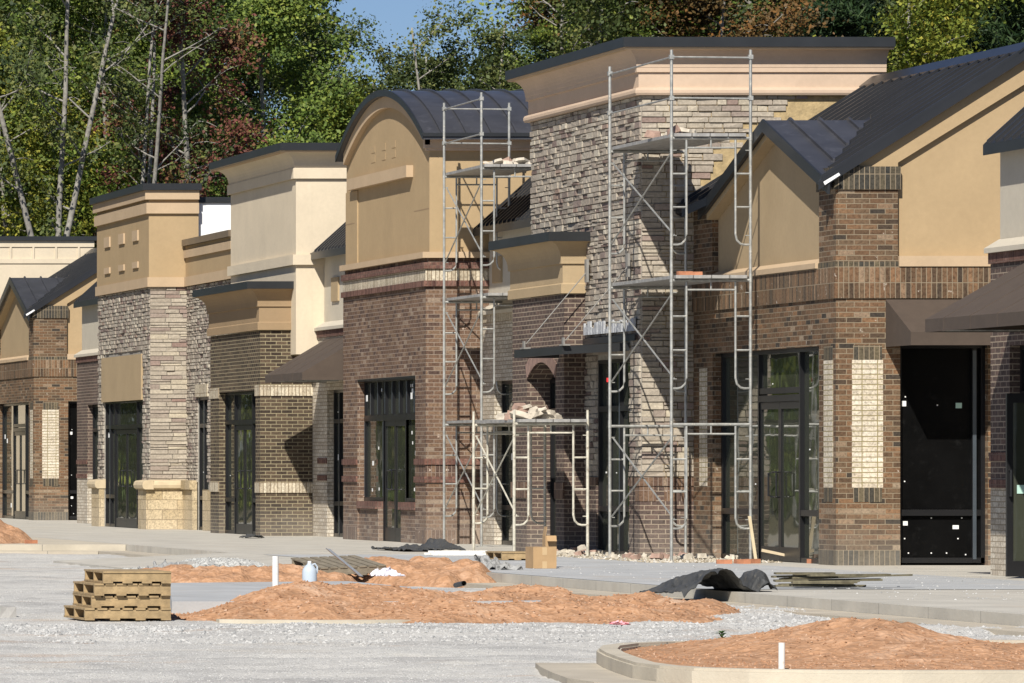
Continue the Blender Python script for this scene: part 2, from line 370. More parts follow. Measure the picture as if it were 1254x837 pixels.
# ------------------------------------------------------------------ shared architecture
def sweep(mb, prof, W, L, back=True):
    """moulding profile (out, z) swept round the far end, the shop front and the near side of a block"""
    def ring(o, z):
        p = [(-o, -o, z), (W, -o, z)]
        p = [(-o, L+o, z)]+p
        if back: p = [(W, L+o, z)]+p
        return p
    rings = [ring(o, z) for o, z in prof]; n = len(rings[0])
    vs = [v for r_ in rings for v in r_]; fs = []
    for i in range(len(rings)-1):
        for k in range(n-1): fs.append((i*n+k, i*n+k+1, (i+1)*n+k+1, (i+1)*n+k))
    m = len(rings)
    # near right end of the moulding, and its top
    vs += [(W, .05, prof[0][1]), (W, .05, prof[-1][1])]
    fs.append(tuple(i*n+n-1 for i in range(m))+(len(vs)-1, len(vs)-2))
    fs.append(tuple((m-1)*n+k for k in range(n))+((len(vs)-1,) if not back else ()))
    mb.add(vs, fs); return mb
def cove(o0, o1, z0, z1, n=8):
    return [(o0+(o1-o0)*(1-math.cos(math.pi/2*i/n)), z0+(z1-z0)*math.sin(math.pi/2*i/n)) for i in range(n+1)]
def lband(x0, W, L, z0, z1, out=.03, y0=0.0, th=.06):
    """band wrapped round the front and near side of a block"""
    m = MB(); m.prism([(W, y0-out), (x0-out, y0-out), (x0-out, L), (x0-out+th, L), (x0-out+th, y0-out+th), (W, y0-out+th)], 'z', z0, z1); return m
def storefront(parent, ax, pl, u0, u1, z0, z1, vb=(), hb=(), door=None, seed=0, film=False, bw=.055, stick=6, zmid=None, fill=()):
    """black aluminium shop window in an opening; frame with pane and stickers as sub-parts, double door with handles"""
    rnd = random.Random(seed); f = MB(); e = MB(); g = MB(); st = MB()
    d0, d1 = .10, .20
    segs = [(u0, u1)]
    if door: segs = [(u0, door[0]), (door[1], u1)]
    f.bx(ax, pl, u0, u0+bw, d0, d1, z0, z1); f.bx(ax, pl, u1-bw, u1, d0, d1, z0, z1)
    f.bx(ax, pl, u0+bw, u1-bw, d0, d1, z1-bw, z1)
    for a, b in segs: f.bx(ax, pl, a+bw, b-bw*.2, d0, d1, z0, z0+.07)
    for u in vb: f.bx(ax, pl, u-bw/2, u+bw/2, d0-.004, d1, z0+.004, z1-bw); e.bx(ax, pl, u-bw/2+.004, u+bw/2-.004, d0-.007, d0-.004, z0+.05, z1-bw-.03)
    for a, b, z in hb: f.bx(ax, pl, a, b, d0-.002, d1-.01, z-.04, z+.04)
    g.bx(ax, pl, u0+.01, u1-.01, .155, .165, (door[2] if door else z0)+.0, z1-.01)
    if door:
        for a, b in segs:
            if b-a > .1: g.bx(ax, pl, a+.01, b-.005, .155, .165, z0+.01, door[2])
        f.bx(ax, pl, door[0]-bw, door[0], d0-.006, d1, z0, z1-bw); f.bx(ax, pl, door[1], door[1]+bw, d0-.006, d1, z0, z1-bw)
        f.bx(ax, pl, door[0], door[1], d0-.006, d1, door[2], door[2]+.09)
    for k in range(stick):
        u = rnd.uniform(u0+.1, u1-.1); z = rnd.uniform(z0+.3, z1-.2); w = rnd.choice([.012, .015, .02, .05])
        h = w*(1.1 if w > .04 else .6)
        if door and door[0]-.1 < u < door[1]+.1 and z < door[2]+.15: continue
        st.bx(ax, pl, u-w, u+w, .148, .154, z-h, z+h)
    fr = f.build('window_frame', FRAME, parent)
    e.v and e.build('mullion_trim', FRAMEL, fr)
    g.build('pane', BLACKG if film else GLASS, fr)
    if st.v: st.build('sticker', PAPER, fr)
    if door:
        d = MB(); a, b, zt = door; m = (a+b)/2
        for p, q in ((a+.006, m-.004), (m+.004, b-.006)):
            d.bx(ax, pl, p, p+.06, .11, .16, z0+.01, zt-.006); d.bx(ax, pl, q-.06, q, .11, .16, z0+.01, zt-.006)
            d.bx(ax, pl, p+.06, q-.06, .11, .16, z0+.01, z0+.20); d.bx(ax, pl, p+.06, q-.06, .11, .16, zt-.10, zt-.006)
        do = d.build('door', FRAME, parent)
        g2 = MB()
        for p, q in ((a+.05, m-.06), (m+.06, b-.05)): g2.bx(ax, pl, p, q, .13, .138, z0+.18, zt-.08)
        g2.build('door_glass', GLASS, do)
        for sg in (-1, 1):
            h = MB(); uc = m+sg*.10; w = .09*sg
            P = (lambda u, dd, z: (pl+dd, u, z)) if ax == 'x' else (lambda u, dd, z: (u, pl+dd, z))
            h.tube([P(m+sg*.045, .10, z0+.88), P(m+sg*.045, .03, z0+.88), P(uc+w, .01, z0+.90), P(uc+w, .01, z0+1.20), P(m+sg*.045, .03, z0+1.22), P(m+sg*.045, .10, z0+1.22)], .014, 6)
            h.build('handle', FRAME, do)
    return fr
def clad(mb, ax, pl, u0, u1, z0, z1, holes=(), seed=1, skip=None, wmin=.13, wmax=.36, hmin=.06, hmax=.11):
    """dry-stacked ledge stones, every stone its own block with its own depth"""
    rnd = random.Random(seed); z = z0
    def P(u, d, zz): return (pl+d, u, zz) if ax == 'x' else (u, pl+d, zz)
    while z < z1-.02:
        h = rnd.uniform(hmin, hmax); zt = min(z+h, z1)
        if z1-zt < .04: zt = z1
        iv = [(u0, u1)]
        for h_ in holes:
            if h_[2] < zt-.01 and h_[3] > z+.01:
                niv = []
                for a, b in iv:
                    if h_[1] <= a or h_[0] >= b: niv.append((a, b)); continue
                    if h_[0] > a: niv.append((a, h_[0]))
                    if h_[1] < b: niv.append((h_[1], b))
                iv = niv
        for a, b in iv:
            u = a
            while u < b-.02:
                w = rnd.uniform(wmin, wmax); ue = u+w
                if b-ue < .1: ue = b
                zz = z
                parts = [(z, zt)]
                if zt-z > .10 and rnd.random() < .35: mid = z+(zt-z)*rnd.uniform(.4, .6); parts = [(z, mid), (mid, zt)]
                for pa, pb in parts:
                    if skip and skip((u+ue)/2, (pa+pb)/2): continue
                    g = .004; d = rnd.uniform(.012, .042); j = lambda s=.008: rnd.uniform(-s, s)
                    ua, ub, za, zb = u+g, ue-g, pa+g, pb-g
                    o = [P(ua+.004, -d+j(), za+.004), P(ub-.004, -d+j(), za+.004+j(.003)), P(ub-.004, -d+j(), zb-.004), P(ua+.004, -d+j(), zb-.004+j(.003))]
                    i = [P(ua, 0, za), P(ub, 0, za), P(ub, 0, zb), P(ua, 0, zb)]
                    t = min(max(rnd.gauss(.56, .19), 0), 1)
                    if rnd.random() < .07: t = rnd.uniform(0, .18)
                    mb.add(o+i, [(0,1,2,3),(0,4,5,1),(1,5,6,2),(2,6,7,3),(3,7,4,0)], t)
                u = ue
        z = zt
    return mb
def seams_shed(mb, x0, x1, zf, ys, w=.035, h=.055):
    """standing seams up a slope that rises with x"""
    for y in ys:
        mb.add([(x0,y-w/2,zf(x0)),(x0,y+w/2,zf(x0)),(x1,y+w/2,zf(x1)),(x1,y-w/2,zf(x1)),
                (x0,y-w/2,zf(x0)+h),(x0,y+w/2,zf(x0)+h),(x1,y+w/2,zf(x1)+h),(x1,y-w/2,zf(x1)+h)],
               [(0,3,2,1),(4,5,6,7),(0,1,5,4),(1,2,6,5),(2,3,7,6),(3,0,4,7)])
def awning(parent, y0, y1, d, zt, zft, zfb, label=None):
    m = MB()
    m.prism([(-.005, zt), (-d, zft), (-d, zfb), (-d+.02, zfb), (-d+.02, zft-.02), (-.005, zt-.03)], 'y', y0+.02, y1-.02)
    for a, b in ((y0, y0+.02), (y1-.02, y1)): m.prism([(-.005, zt), (-d, zft), (-d, zfb), (-.005, zfb)], 'y', a, b)
    o = m.build('awning', AWN, parent, label)
    sm = MB()
    for y in np.arange(y0+.9, y1-.3, .95): sm.prism([(-.01, zt+.004), (-d-.004, zft+.004), (-d-.004, zfb), (-d+.001, zfb), (-d+.001, zft-.001), (-.01, zt-.001)], 'y', y, y+.018)
    if sm.v: sm.build('seam', AWN, o)
    fr = MB()
    for y in np.linspace(y0+.1, y1-.1, 4):
        fr.tube([(-.02, y, zfb+.02), (-d+.04, y, zfb+.02)], .012, 6); fr.tube([(-d+.05, y, zft-.04), (-.03, y, zt-.06)], .012, 6)
    fr.tube([(-d+.04, y0+.05, zfb+.02), (-d+.04, y1-.05, zfb+.02)], .012, 6)
    fr.build('awning_frame', GALV, o)
    return o

# ------------------------------------------------------------------ 1. gabled brick pavilion (nearest, and its twin far off)
def pavilion(X0, Y0, label, side_awning, seed):
    t = thing('shop_building', label, 'building', (X0, Y0, 0), 'attached shop units in the row'); L = 6.88; W = 5.3
    m = MB(); m.wall('x', 0, 0, L, 0, 3.497, .3, [(.76, 5.88, -1, 2.89)])
    m.wall('y', 0, .301, W, 0, 3.497, .3, [(.84, 1.99, -1, 2.9)])
    m.box(.0, .81, .0, .76, 3.911, 4.92)                         # corner pier above the bands
    m.box(.0, .5, 5.9, L, 3.911, 4.98)
    m.build('brick_wall', B_MIX, t)
    m = lband(0, W, L, 3.497, 3.911, .025, th=.3); m.build('soldier_course', B_MIXS, t)
    for bx_ in ((-.03, .84, -.03, .79, 4.92, 5.22), (-.012, .822, -.012, .76, 3.912, 3.98), (-.008, .84, -.008, .30, 0, .205), (-.008, .1, .301, .76, 0, .205)):
        MB().box(*bx_).build('brick_trim', B_DKS, t)
    for ax, a, b in (('y', .224, .60), ('x', .15, .53)):
        for z0, z1 in ((.83, 1.02), (2.69, 2.88)): MB().bx(ax, 0, a, b, -.006, .05, z0, z1).build('brick_trim', B_DKS, t)
    for ax, a, b in (('y', .208, .614), ('x', .13, .54), ('x', 6.15, 6.55)):
        m = MB(); m.bx(ax, 0, a, b, -.006, .05, 1.02, 2.69); m.build('cream_brick_panel', B_LITE, t)
    rf = lambda x: 5.19+.63*x if x < 2.54 else 6.79-.63*(x-2.54)
    # side gable
    def under(x): return rf(x)-.13
    m = MB(); m.prism([(.5, 3.915), (W-.02, 3.915), (W-.02, under(W)), (2.54, under(2.54)), (.5, under(.5))], 'y', .09, .3); m.build('gable_wall', TANO, t)
    m = MB(); m.prism([(.30, 4.95), (.815, 4.95), (.815, under(.815)-.001), (.30, under(.30)-.001)], 'y', .012, .089)
    m.strip([(.815, under(.815)-.001), (2.54, under(2.54)-.001), (4.7, under(4.7)-.001)], [(.815, under(.815)-.30), (2.54, under(2.54)-.32), (4.7, under(4.7)-.3)], 'y', .012, .089)
    m.box(-.0, .3, .012, .76, 5.22, 5.10) if False else None
    m.build('rake_board', TANO, t)
    m = MB(); m.box(.815, W, -.045, .089, 3.913, 4.05); m.build('stucco_ledge', TRIMT, t)
    # front gable
    ya, za = 2.85, 6.0
    gz = lambda y: za-.33*abs(y-ya)
    m = MB(); m.prism([(.765, 3.92), (5.9, 3.92), (5.9, gz(5.9)-.14), (ya, za-.14), (.765, gz(.765)-.14)], 'x', .085, .3); m.build('gable_wall', TAN, t)
    m = MB(); m.strip([(.765, gz(.765)-.13), (ya, za-.13), (5.9, gz(5.9)-.13)], [(.765, gz(.765)-.215), (ya, za-.225), (5.9, gz(5.9)-.215)], 'x', -.08, .084)
    m.build('rake_board', TAN, t)
    m = MB(); m.prism([(.0, 3.913), (-.05, 3.915), (-.05, 3.985), (.084, 4.05), (.084, 3.913)], 'y', .765, 5.9); m.build('stucco_ledge', TRIMT, t)
    m = MB()
    vx = lambda y: (gz(y)-5.19)/.63
    pl = [(vx(-.10), -.10), (vx(ya), ya), (vx(6.05), 6.05), (-.26, 6.05), (-.26, L-.02), (2.54, L-.02), (2.54, -.10)]
    k = len(pl); vv = [(x, y, rf(x)) for x, y in pl]+[(x, y, rf(x)-.12) for x, y in pl]
    m.add(vv, [(0, 1, 6), (1, 5, 6), (1, 2, 4, 5), (2, 3, 4), (7, 13, 8), (8, 13, 12), (8, 12, 11, 9), (9, 11, 10)]+[(q, (q+1) % k, (q+1) % k+k, q+k) for q in range(k)])
    m.prism([(2.54, 6.79), (5.5, rf(5.5)), (5.5, rf(5.5)-.12), (2.54, 6.66)], 'y', -.10, L-.02)
    for i in range(17):
        y = -.085+i*.42; seams_shed(m, (max(vx(y)+.03, -.24) if y < 6.05 else -.24), 2.50, rf, [y])
    seams_shed(m, 2.58, 5.4, rf, [-.085+i*.42 for i in range(17)])
    m.prism([(2.36, 6.70), (2.54, 6.84), (2.72, 6.70), (2.72, 6.73), (2.54, 6.87), (2.36, 6.73)], 'y', -.12, L-.02)
    m.build('roof', ROOF, t)
    m = MB()
    for ye in (-.15, 6.05):
        xe = (gz(ye)-5.19)/.63+.02; q = [(-.13, ye, gz(ye)), (xe if xe > -.13 else -.125, ye, gz(ye)), (1.30, ya, za), (-.13, ya, za)]
        vv = q+[(a, b, c-.12) for a, b, c in q]; m.add(vv, [(0, 1, 2, 3), (4, 7, 6, 5), (0, 4, 5, 1), (1, 5, 6, 2), (2, 6, 7, 3), (3, 7, 4, 0)])
        for x in (.22, .62, 1.02):
            # seam runs down from the little ridge until the valley
            yv = ya+(1 if ye > ya else -1)*(za-(5.19+.63*x))/.33
            m.prism([(yv, gz(yv)), (ya, za), (ya, za+.04), (yv, gz(yv)+.04)], 'x', x-.016, x+.016)
    m.build('gable_roof', ROOFB, t)
    m = MB(); m.prism([(-.17, gz(-.17)+.012), (ya, za+.015), (6.07, gz(6.07)+.012), (6.07, gz(6.07)-.15), (ya, za-.16), (-.17, gz(-.17)-.15)], 'x', -.16, -.131)
    m.build('fascia', CAP, t)
    m = MB(); m.prism([(-.20, 4.97), (-.0, 5.10), (-.02, 5.13), (-.22, 5.01)], 'y', -.19, -.175); m.build('flashing', PAPER, t)
    storefront(t, 'x', 0.02, .76, 5.88, 0, 2.89, vb=(.95,), hb=((.8, 2.05, .67), (4.05, 5.85, .67), (2.07, 3.95, 2.33)), door=(2.07, 3.98, 2.18), seed=seed, stick=16)
    storefront(t, 'y', 0.02, .84, 1.99, .03, 2.9, vb=(1.85,), hb=((.88, 1.95, .69),), seed=seed+1, film=True, stick=0)
    m = MB(); rnd = random.Random(5)
    for x, z, w, h in ((.93, 2.15-.03, .04, .035), (.96, .55, .03, .028), (1.62, .50, .04, .025)): m.bx('y', .02, x-w, x+w, .149, .154, z-h, z+h)
    for x, z in ((.96, 2.21), (1.38, 2.10), (.95, 1.1), (1.3, .62), (1.65, .35), (1.7, .62), (.95, .35), (1.3, .16), (1.0, .16), (1.5, .16), (1.75, .14), (.9, .62)):
        m.bx('y', .02, x-.008, x+.008, .149, .154, z-.008, z+.008)
    m.build('sticker', PAPER, t)
    m = MB(); m.bx('y', .02, 1.62, 1.70, .148, .153, 2.06, 2.13); m.build('sticker', TEAL, t)
    if side_awning:
        a = MB()
        x0, x1, d = .64, 2.2, 1.1
        a.prism([(-.03, 3.48), (-d, 3.03), (-d, 2.86), (-d+.02, 2.86), (-d+.02, 3.01), (-.03, 3.45)], 'x', x0+.02, x1)
        a.prism([(-.03, 3.48), (-d, 3.03), (-d, 2.86), (-.03, 2.86)], 'x', x0, x0+.02)
        ao = a.build('awning', AWN, t)
        q = MB(); q.tube([(x0+.05, -.05, 2.88), (x0+.05, -d+.05, 2.88), (x1, -d+.05, 2.88)], .012, 6); q.build('awning_frame', GALV, ao)
    m = MB(); m.box(.3, W-.02, .31, L, 0, 3.4); m.build('floor_core', BLACKG, t) if False else None
    return t
pavilion(22.16, 74.8, 'nearest gabled brown brick shop with cream pier panels, right of the tallest scaffolding', True, 11)
pavilion(21.70, 139.2, 'farthest gabled brown brick shop with cream brick panel, at the left edge of the picture', False, 21)

# ------------------------------------------------------------------ 2. recessed shop units between the towers
def recess(X0, Y0, L, label, lower, upper, opening, stuc, aw=None, seed=3, pier_cream=False, shed_x=2.0, over=.13, eave=5.28, accent=None, slope=.9, leaf=False, bx2=0):
    t = thing('shop_building', label, 'building', (X0, Y0, 0), 'attached shop units in the row')
    a, b = opening
    Lb = L+bx2; m = MB(); m.wall('x', 0, 0, Lb, 1.13, 3.70, .3, [(a, b, -1, 2.72)])
    m.wall('y', L-.3, .301, 1.0, 0, 3.7, .3) if leaf else None
    m.build('brick_wall', upper, t)
    m = MB(); m.wall('x', 0, 0, Lb, 0, 1.13, .3, [(a, b, -1, 2.72)]); m.build('lower_brick_wall', lower, t)
    m = MB()
    for z0, z1 in ((1.36, 1.46), (1.04, 1.14)):
        if a > .05: m.box(-.02, .06, .0, a-.004, z0, z1)
        if b < L-.05: m.box(-.02, .06, b+.004, L, z0, z1)
    m.box(-.03, .3, 0, L, 3.702, 3.83); m.build('rowlock_course', B_REDS if not pier_cream else B_LITS, t)
    m = MB(); m.prism([(-.07, 3.832), (-.07, 3.89), (.11, 4.0), (.3, 4.0), (.3, 3.832)], 'y', 0, L+.03); m.build('stucco_ledge', stuc, t)
    m = MB(); m.box(.115, .4, 0, L, 4.002, eave+.05); m.build('stucco_wall', stuc, t)
    zf = lambda x: eave+slope*(x+over)
    m = MB(); m.prism([(-over, eave), (-over, eave-.10), (shed_x, zf(shed_x)-.12), (shed_x, zf(shed_x))], 'y', .0, L+.04)
    seams_shed(m, -over+.01, shed_x, zf, [.12+i*.30 for i in range(int((L-.1)/.30)+1)], .03, .05)
    m.build('shed_roof', ROOF, t)
    m = MB(); m.box(-over-.015, -over-.001, 0, L+.05, eave-.12, eave+.01); m.prism([(-over, eave-.12), (shed_x, zf(shed_x)-.14), (shed_x, zf(shed_x)+.03), (-over, eave+.02)], 'y', L+.041, L+.06); m.build('fascia', CAP, t)
    m = MB(); m.box(.4, shed_x, .0, L, 0, 3.7); m.build('rear_wall', stuc, t)
    storefront(t, 'x', 0.02, a, b, 0.0, 2.72, vb=tuple(np.arange(a+.5, b-.3, .75)), hb=((a, b, .62), (a, b, 2.14)), seed=seed, stick=int((b-a)*3))
    if aw: awning(t, *aw)
    if accent:
        m = MB(); m.box(.08, .13, accent, accent+.6, 4.36, 4.80); m.build('wall_block', TAN, t)
    return t
# right edge of the frame
tA = recess(22.0, 58.0, 10.05, 'shop at the right edge with a big brown awning and an open black door', B_LITO, B_PURP, (1.0, 9.35), GREYC, (-.5, 8.7, 1.2, 3.69, 3.01, 2.86), 31, over=.06, eave=5.12, leaf=True)
m = MB(); X = -.44; y = 8.1
m.box(X, X+.07, y, y+.05, .02, 2.14); m.box(X+.83, X+.90, y, y+.05, .02, 2.14); m.box(X+.07, X+.83, y, y+.05, .02, .2); m.box(X+.07, X+.83, y, y+.05, 2.03, 2.14)
od = m.build('open_door', FRAME, tA, 'black framed glass door standing open')
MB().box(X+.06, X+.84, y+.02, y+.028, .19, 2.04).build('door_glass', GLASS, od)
MB().box(X+.12, X+.28, y+.01, y+.018, .98, 1.08).build('sticker', TEAL, od)
MB().tube([(X+.03, y, .95), (X+.03, y-.06, .95), (X+.03, y-.06, 1.25), (X+.03, y, 1.25)], .014, 6).build('handle', FRAME, od)
# between stone tower and arched shop
recess(22.47, 88.12, 7.76, 'recessed cream brick shop between the arched shop and the tallest stone tower', B_LITO, B_LITO, (4.0, 6.9), GREYC, None, 32, pier_cream=True, accent=6.8)
# between arched shop and cream tower
recess(21.96, 102.52, 4.26, 'narrow recessed shop under a brown awning, between the arched shop and the cream tower', B_LITO, B_LITO, (.2, 3.45), GREYC, (.1, 3.5, 1.14, 3.67, 2.99, 2.855), 33, pier_cream=False, accent=2.9, bx2=.5)
# beside the far pavilion
recess(21.66, 125.05, 7.45, 'small recessed reddish brick shop with cream upper wall, left of the grey stone tower', B_LITO, B_PURP, (2.4, 6.0), GREYC, None, 34, over=.06, eave=5.1, shed_x=1.0)

# ------------------------------------------------------------------ 3. tower with cornice + bay
CORN = [(.02, 6.60), (.085, 6.60), (.10, 6.63), (.10, 6.67), (.085, 6.70), (.045, 6.715), (.045, 6.925), (.075, 6.93), (.075, 6.99)]+cove(.08, .285, 6.995, 7.27)
def tower_top(t, W, L, mat, dz=0, sc=1.0, prof=None):
    p = [(o*sc, z+dz) for o, z in (prof or CORN)]; sweep(MB(), p, W, L).build('cornice', mat, t)
    zc = 7.272+dz; o = .30*sc
    m = MB(); m.box(-o, W+.05, -o, L+o, zc, zc+.14); m.build('parapet_cap', CAP, t)
    m = MB(); m.box(-o+.03, W+.04, -o+.03, L+o-.03, zc-.03, zc-.001) ; m.build('cornice_edge', TRIMT, t)
def bay(t, x, y0, y1, xr, brick, stuc, holes, arch=None):
    """projecting brick bay with its own small cornice"""
    hs = list(holes)
    m = MB(); m.wall('x', x, y0, y1, 0, 3.86, .38, hs); m.wall('y', y0, x+.381, xr, 0, 3.86, .2)
    if x+.38 < xr: pass
    m.box(x+.381, xr, y1-.2, y1, 0, 3.86)
    if arch:
        a, b, zs, zt = arch; n = 12; c = (a+b)/2; hw = (b-a)/2
        arc = [(a+(b-a)*i/n, zs+(zt-zs)*(1-((a+(b-a)*i/n-c)/hw)**2)) for i in range(n+1)]
        top = [(p[0], zt+.0) for p in arc]
        for i in range(n):
            if top[i][1]-arc[i][1] > 1e-4 or top[i+1][1]-arc[i+1][1] > 1e-4:
                m.prism([arc[i], arc[i+1], top[i+1], top[i]], 'x', x+.0005, x+.379)
    w = m.build('brick_wall', brick, t)
    if arch:
        r = MB(); out = [(c+(p[0]-c)*1.12, p[1]+.20) for p in arc]
        for i in range(n):
            q = [arc[i], arc[i+1], out[i+1], out[i]]; g = .012
            for k in range(2):
                f0, f1 = k/2, (k+1)/2
                def lp(p, q_, f): return (p[0]+(q_[0]-p[0])*f, p[1]+(q_[1]-p[1])*f)
                pa, pb = lp(arc[i], arc[i+1], f0), lp(arc[i], arc[i+1], f1-.16); qa, qb = lp(out[i], out[i+1], f0), lp(out[i], out[i+1], f1-.16)
                r.prism([pa, pb, qb, qa], 'x', x-.012, x+.05)
        r.build('brick_arch', plain('arch brick', (.20, .13, .105), .9, .25, 12), t)
    W = xr-x; Lb = y1-y0
    pr = [(.01, 3.865), (.06, 3.865), (.06, 4.0), (.03, 4.02), (.03, 4.30), (.06, 4.305), (.06, 4.34)]+cove(.06, .285, 4.345, 4.63)
    cm = MB(); sweep(cm, pr, W, Lb, back=False); cm.v = [(vx+x, vy+y0, vz) for vx, vy, vz in cm.v]; cm.build('bay_cornice', stuc, t)
    m = MB(); m.box(x-.30, xr, y0-.30, y1+.30, 4.632, 4.77)
    m.build('bay_cap', CAP, t)
    return w
# --- stone tower
t = thing('shop_building', 'tallest stacked stone tower with a flared peach cornice, behind the tallest scaffolding', 'building', (21.42, 81.7, 0), 'attached shop units in the row')
L, W = 6.4, 3.48; op = (.55, 2.42, -1, 2.86); op2 = (3.5, 5.5, -1, 2.95)
m = MB(); m.wall('x', .0, 0, L, 1.13, 6.6, .3, [op, op2]); m.build('base_wall', STONEB, t); m = MB(); m.wall('y', 0, .301, W, 1.13, 6.6, .3); m.wall('y', L-.3, .301, W, 0, 6.6, .3); m.build('base_wall', SCRATCH, t)
slope_line = lambda x: 5.19+.63*(x-.74)
skip = lambda u, z: z < slope_line(u)+.42+.1*math.sin(z*37) and u > 1.0
m = MB(); clad(m, 'x', 0, .0, L, 1.15, 6.6, [op, (3.1, 6.3, -1, 4.6)], 7); m.build('stone_cladding', STONE, t, tint=True)
m = MB(); clad(m, 'y', 0, .0, W, 1.15, 6.6, [], 8, skip); m.build('stone_cladding', STONEW, t, tint=True)
m = MB(); m.wall('x', -.03, -.03, 3.09, 0, 1.02, .35, [(.55, 2.42, -1, 1.1)]); m.wall('y', -.03, .321, .75, 0, .80, .35); m.build('lower_brick_wall', B_PURP, t)
m = MB(); m.wall('y', -.031, .321, .75, .80, 1.02, .2); m.box(-.05, .3, -.05, .54, 1.02, 1.14); m.box(-.05, .3, 2.43, 3.08, 1.02, 1.14); m.box(.3, .75, -.05, .3, 1.02, 1.14); m.box(-.036, .2, -.036, .2, .80, 1.019); m.build('rowlock_course', B_REDB, t)
tower_top(t, W, L, PINKC, 0, 1.13)
storefront(t, 'x', -.10, .55, 2.42, 0, 2.86, vb=(1.2, 1.8), hb=((.55, 2.42, .68), (.55, 2.42, 2.14)), seed=41, stick=5)
# brick bay
bay(t, -.33, 3.1, 6.3, 0, B_PURP, TAN, [(3.62, 5.38, -1, 2.87)], (3.62, 5.38, 2.62, 2.87))
storefront(t, 'x', -.08, 3.62, 5.38, 0, 2.62, vb=(4.5,), hb=((3.62, 5.38, 2.14),), seed=42, stick=2)
MB().box(-.355, -.331, 3.08, 3.61, .82, 1.06).box(-.355, -.331, 5.39, 6.32, .82, 1.06).build('rowlock_course', B_REDB, t)
# flat steel canopy hung on two rods
m = MB(); z0, z1 = 2.91, 3.03
m.box(-1.02, -.98, .42, 3.32, z0, z1); m.box(-.98, -.36, 3.28, 3.32, z0, z1); m.prism([(-.98, z0), (-.055, z0+.05), (-.055, z1+.05), (-.98, z1)], 'y', .42, .46)
m.prism([(-.98, z1-.03), (-.055, z1+.02), (-.055, z1+.045), (-.98, z1-.005)], 'y', .461, 3.05); m.box(-.98, -.37, 3.051, 3.279, z1-.03, z1-.005)
m.box(-.07, -.05, .1, 3.05, 3.10, 3.19)
cn = m.build('canopy', CAP, t)
for ya in (2.8, .46):
    m = MB(); m.tube([(-1.0, ya, 3.07), (-.05, ya, 4.20)], .008, 6); m.box(-1.03, -.93, ya-.12, ya+.12, 3.032, 3.055); m.box(-1.01, -.99, ya-.05, ya+.05, 3.055, 3.15); m.box(-.09, -.055, ya-.06, ya+.06, 4.02, 4.36)
    m.build('canopy_rod', plain('dull rod', (.22, .21, .19), .7, .2), cn)
m = MB(); rnd = random.Random(3)
for k in range(70):
    y = rnd.uniform(.1, 3.0); h = rnd.uniform(.03, .2); w = rnd.uniform(.04, .12); m.box(-.072-rnd.random()*.01, -.05, y, y+w, 3.24, 3.24+h)
m.build('mortar_patch', GREYM, t)

# --- cream tower with dark brick bay
t = thing('shop_building', 'cream stucco tower with flared cornice above a dark brown brick shopfront', 'building', (21.55, 106.8, 0), 'attached shop units in the row')
L, W = 6.4, 3.4
m = MB(); m.wall('x', 0, 0, L, 3.4, 7.2, .3); m.wall('y', 0, .301, W, 3.0, 7.2, .3); m.wall('y', L-.3, .301, W, 0, 7.2, .3); m.build('stucco_wall', CREAM, t)
m = lband(0, W, L, 5.07, 5.26, .07, th=.069); m.build('stucco_band', CREAM, t)
tower_top(t, W, L, CREAM, -.08, 1.22, [(.02, 6.76), (.05, 6.76), (.05, 6.95), (.03, 6.96), (.03, 6.99)]+cove(.035, .285, 6.995, 7.27))
bx, y0, y1 = -.57, .5, 5.5
bay(t, bx, y0, y1, .41, B_DARK, TANB, [(.95, 4.6, -1, 2.74)])
m = MB()
for z0, z1 in ((2.63, 2.83), (.81, 1.01)):
    m.bx('y', y0, bx-.02, .41, -.02, .05, z0, z1); m.bx('x', bx, y0+.051, .945, -.02, .03, z0, z1); m.bx('x', bx, 4.605, y1, -.02, .03, z0, z1)
m.build('soldier_course', B_LITS, t)
m = MB(); m.box(bx+.38, 0, .7, 5.3, 3.3, 3.86); m.build('stucco_soffit', TANB, t)
storefront(t, 'x', bx+.02, .95, 4.6, 0, 2.74, hb=((.95, 1.9, .66), (3.6, 4.6, .66), (.95, 4.6, 2.16)), door=(1.9, 3.6, 2.10), seed=43, stick=14)
MB().box(-.1, .3, .3, 6.3, 0, 3.86).build('inner_wall', TANB, t) if False else None

# ------------------------------------------------------------------ 4. arched shop with barrel roof
t = thing('shop_building', 'red brown brick shop with an arched tan gable and a dark barrel roof', 'building', (21.53, 95.9, 0), 'attached shop units in the row')
L, W = 6.6, 3.6
m = MB(); m.wall('x', 0, 0, L, 0, 4.32, .3, [(.8, 5.4, -1, 2.84)]); m.wall('y', 0, .301, W, 0, 4.32, .3); m.wall('y', L-.3, .301, W, 0, 4.32, .3)
m.box(.03, .3, .801, 2.05, 0, .56); m.box(.03, .3, 3.85, 5.399, 0, .56)
m.box(.03, .3, 0, L, 4.62, 4.80); m.box(.3, W, .03, .3, 4.62, 4.80)
m.build('brick_wall', B_RED, t)
m = MB(); m.box(-.02, .3, .801, 2.05, .561, .69); m.box(-.02, .3, 3.85, 5.399, .561, .69); m.build('window_sill', B_REDS, t)
def lb(x0, z0, z1, out, mat, name): lband(0, W, L, z0, z1, out, th=out+.05).build(name, mat, t)
lb(0, 4.62, 4.725, .045, B_REDS, 'rowlock_course'); lb(0, 4.421, 4.619, .008, B_LITS, 'soldier_course'); lb(0, 4.321, 4.42, .045, B_REDS, 'rowlock_course')
for z0, z1 in ((1.33, 1.43), (1.03, 1.13)):
    m = MB(); m.box(-.03, .05, -.03, .799, z0, z1); m.box(.05, W, -.03, .05, z0, z1); m.box(-.03, .05, 5.401, L, z0, z1); m.build('rowlock_course', B_REDS, t)
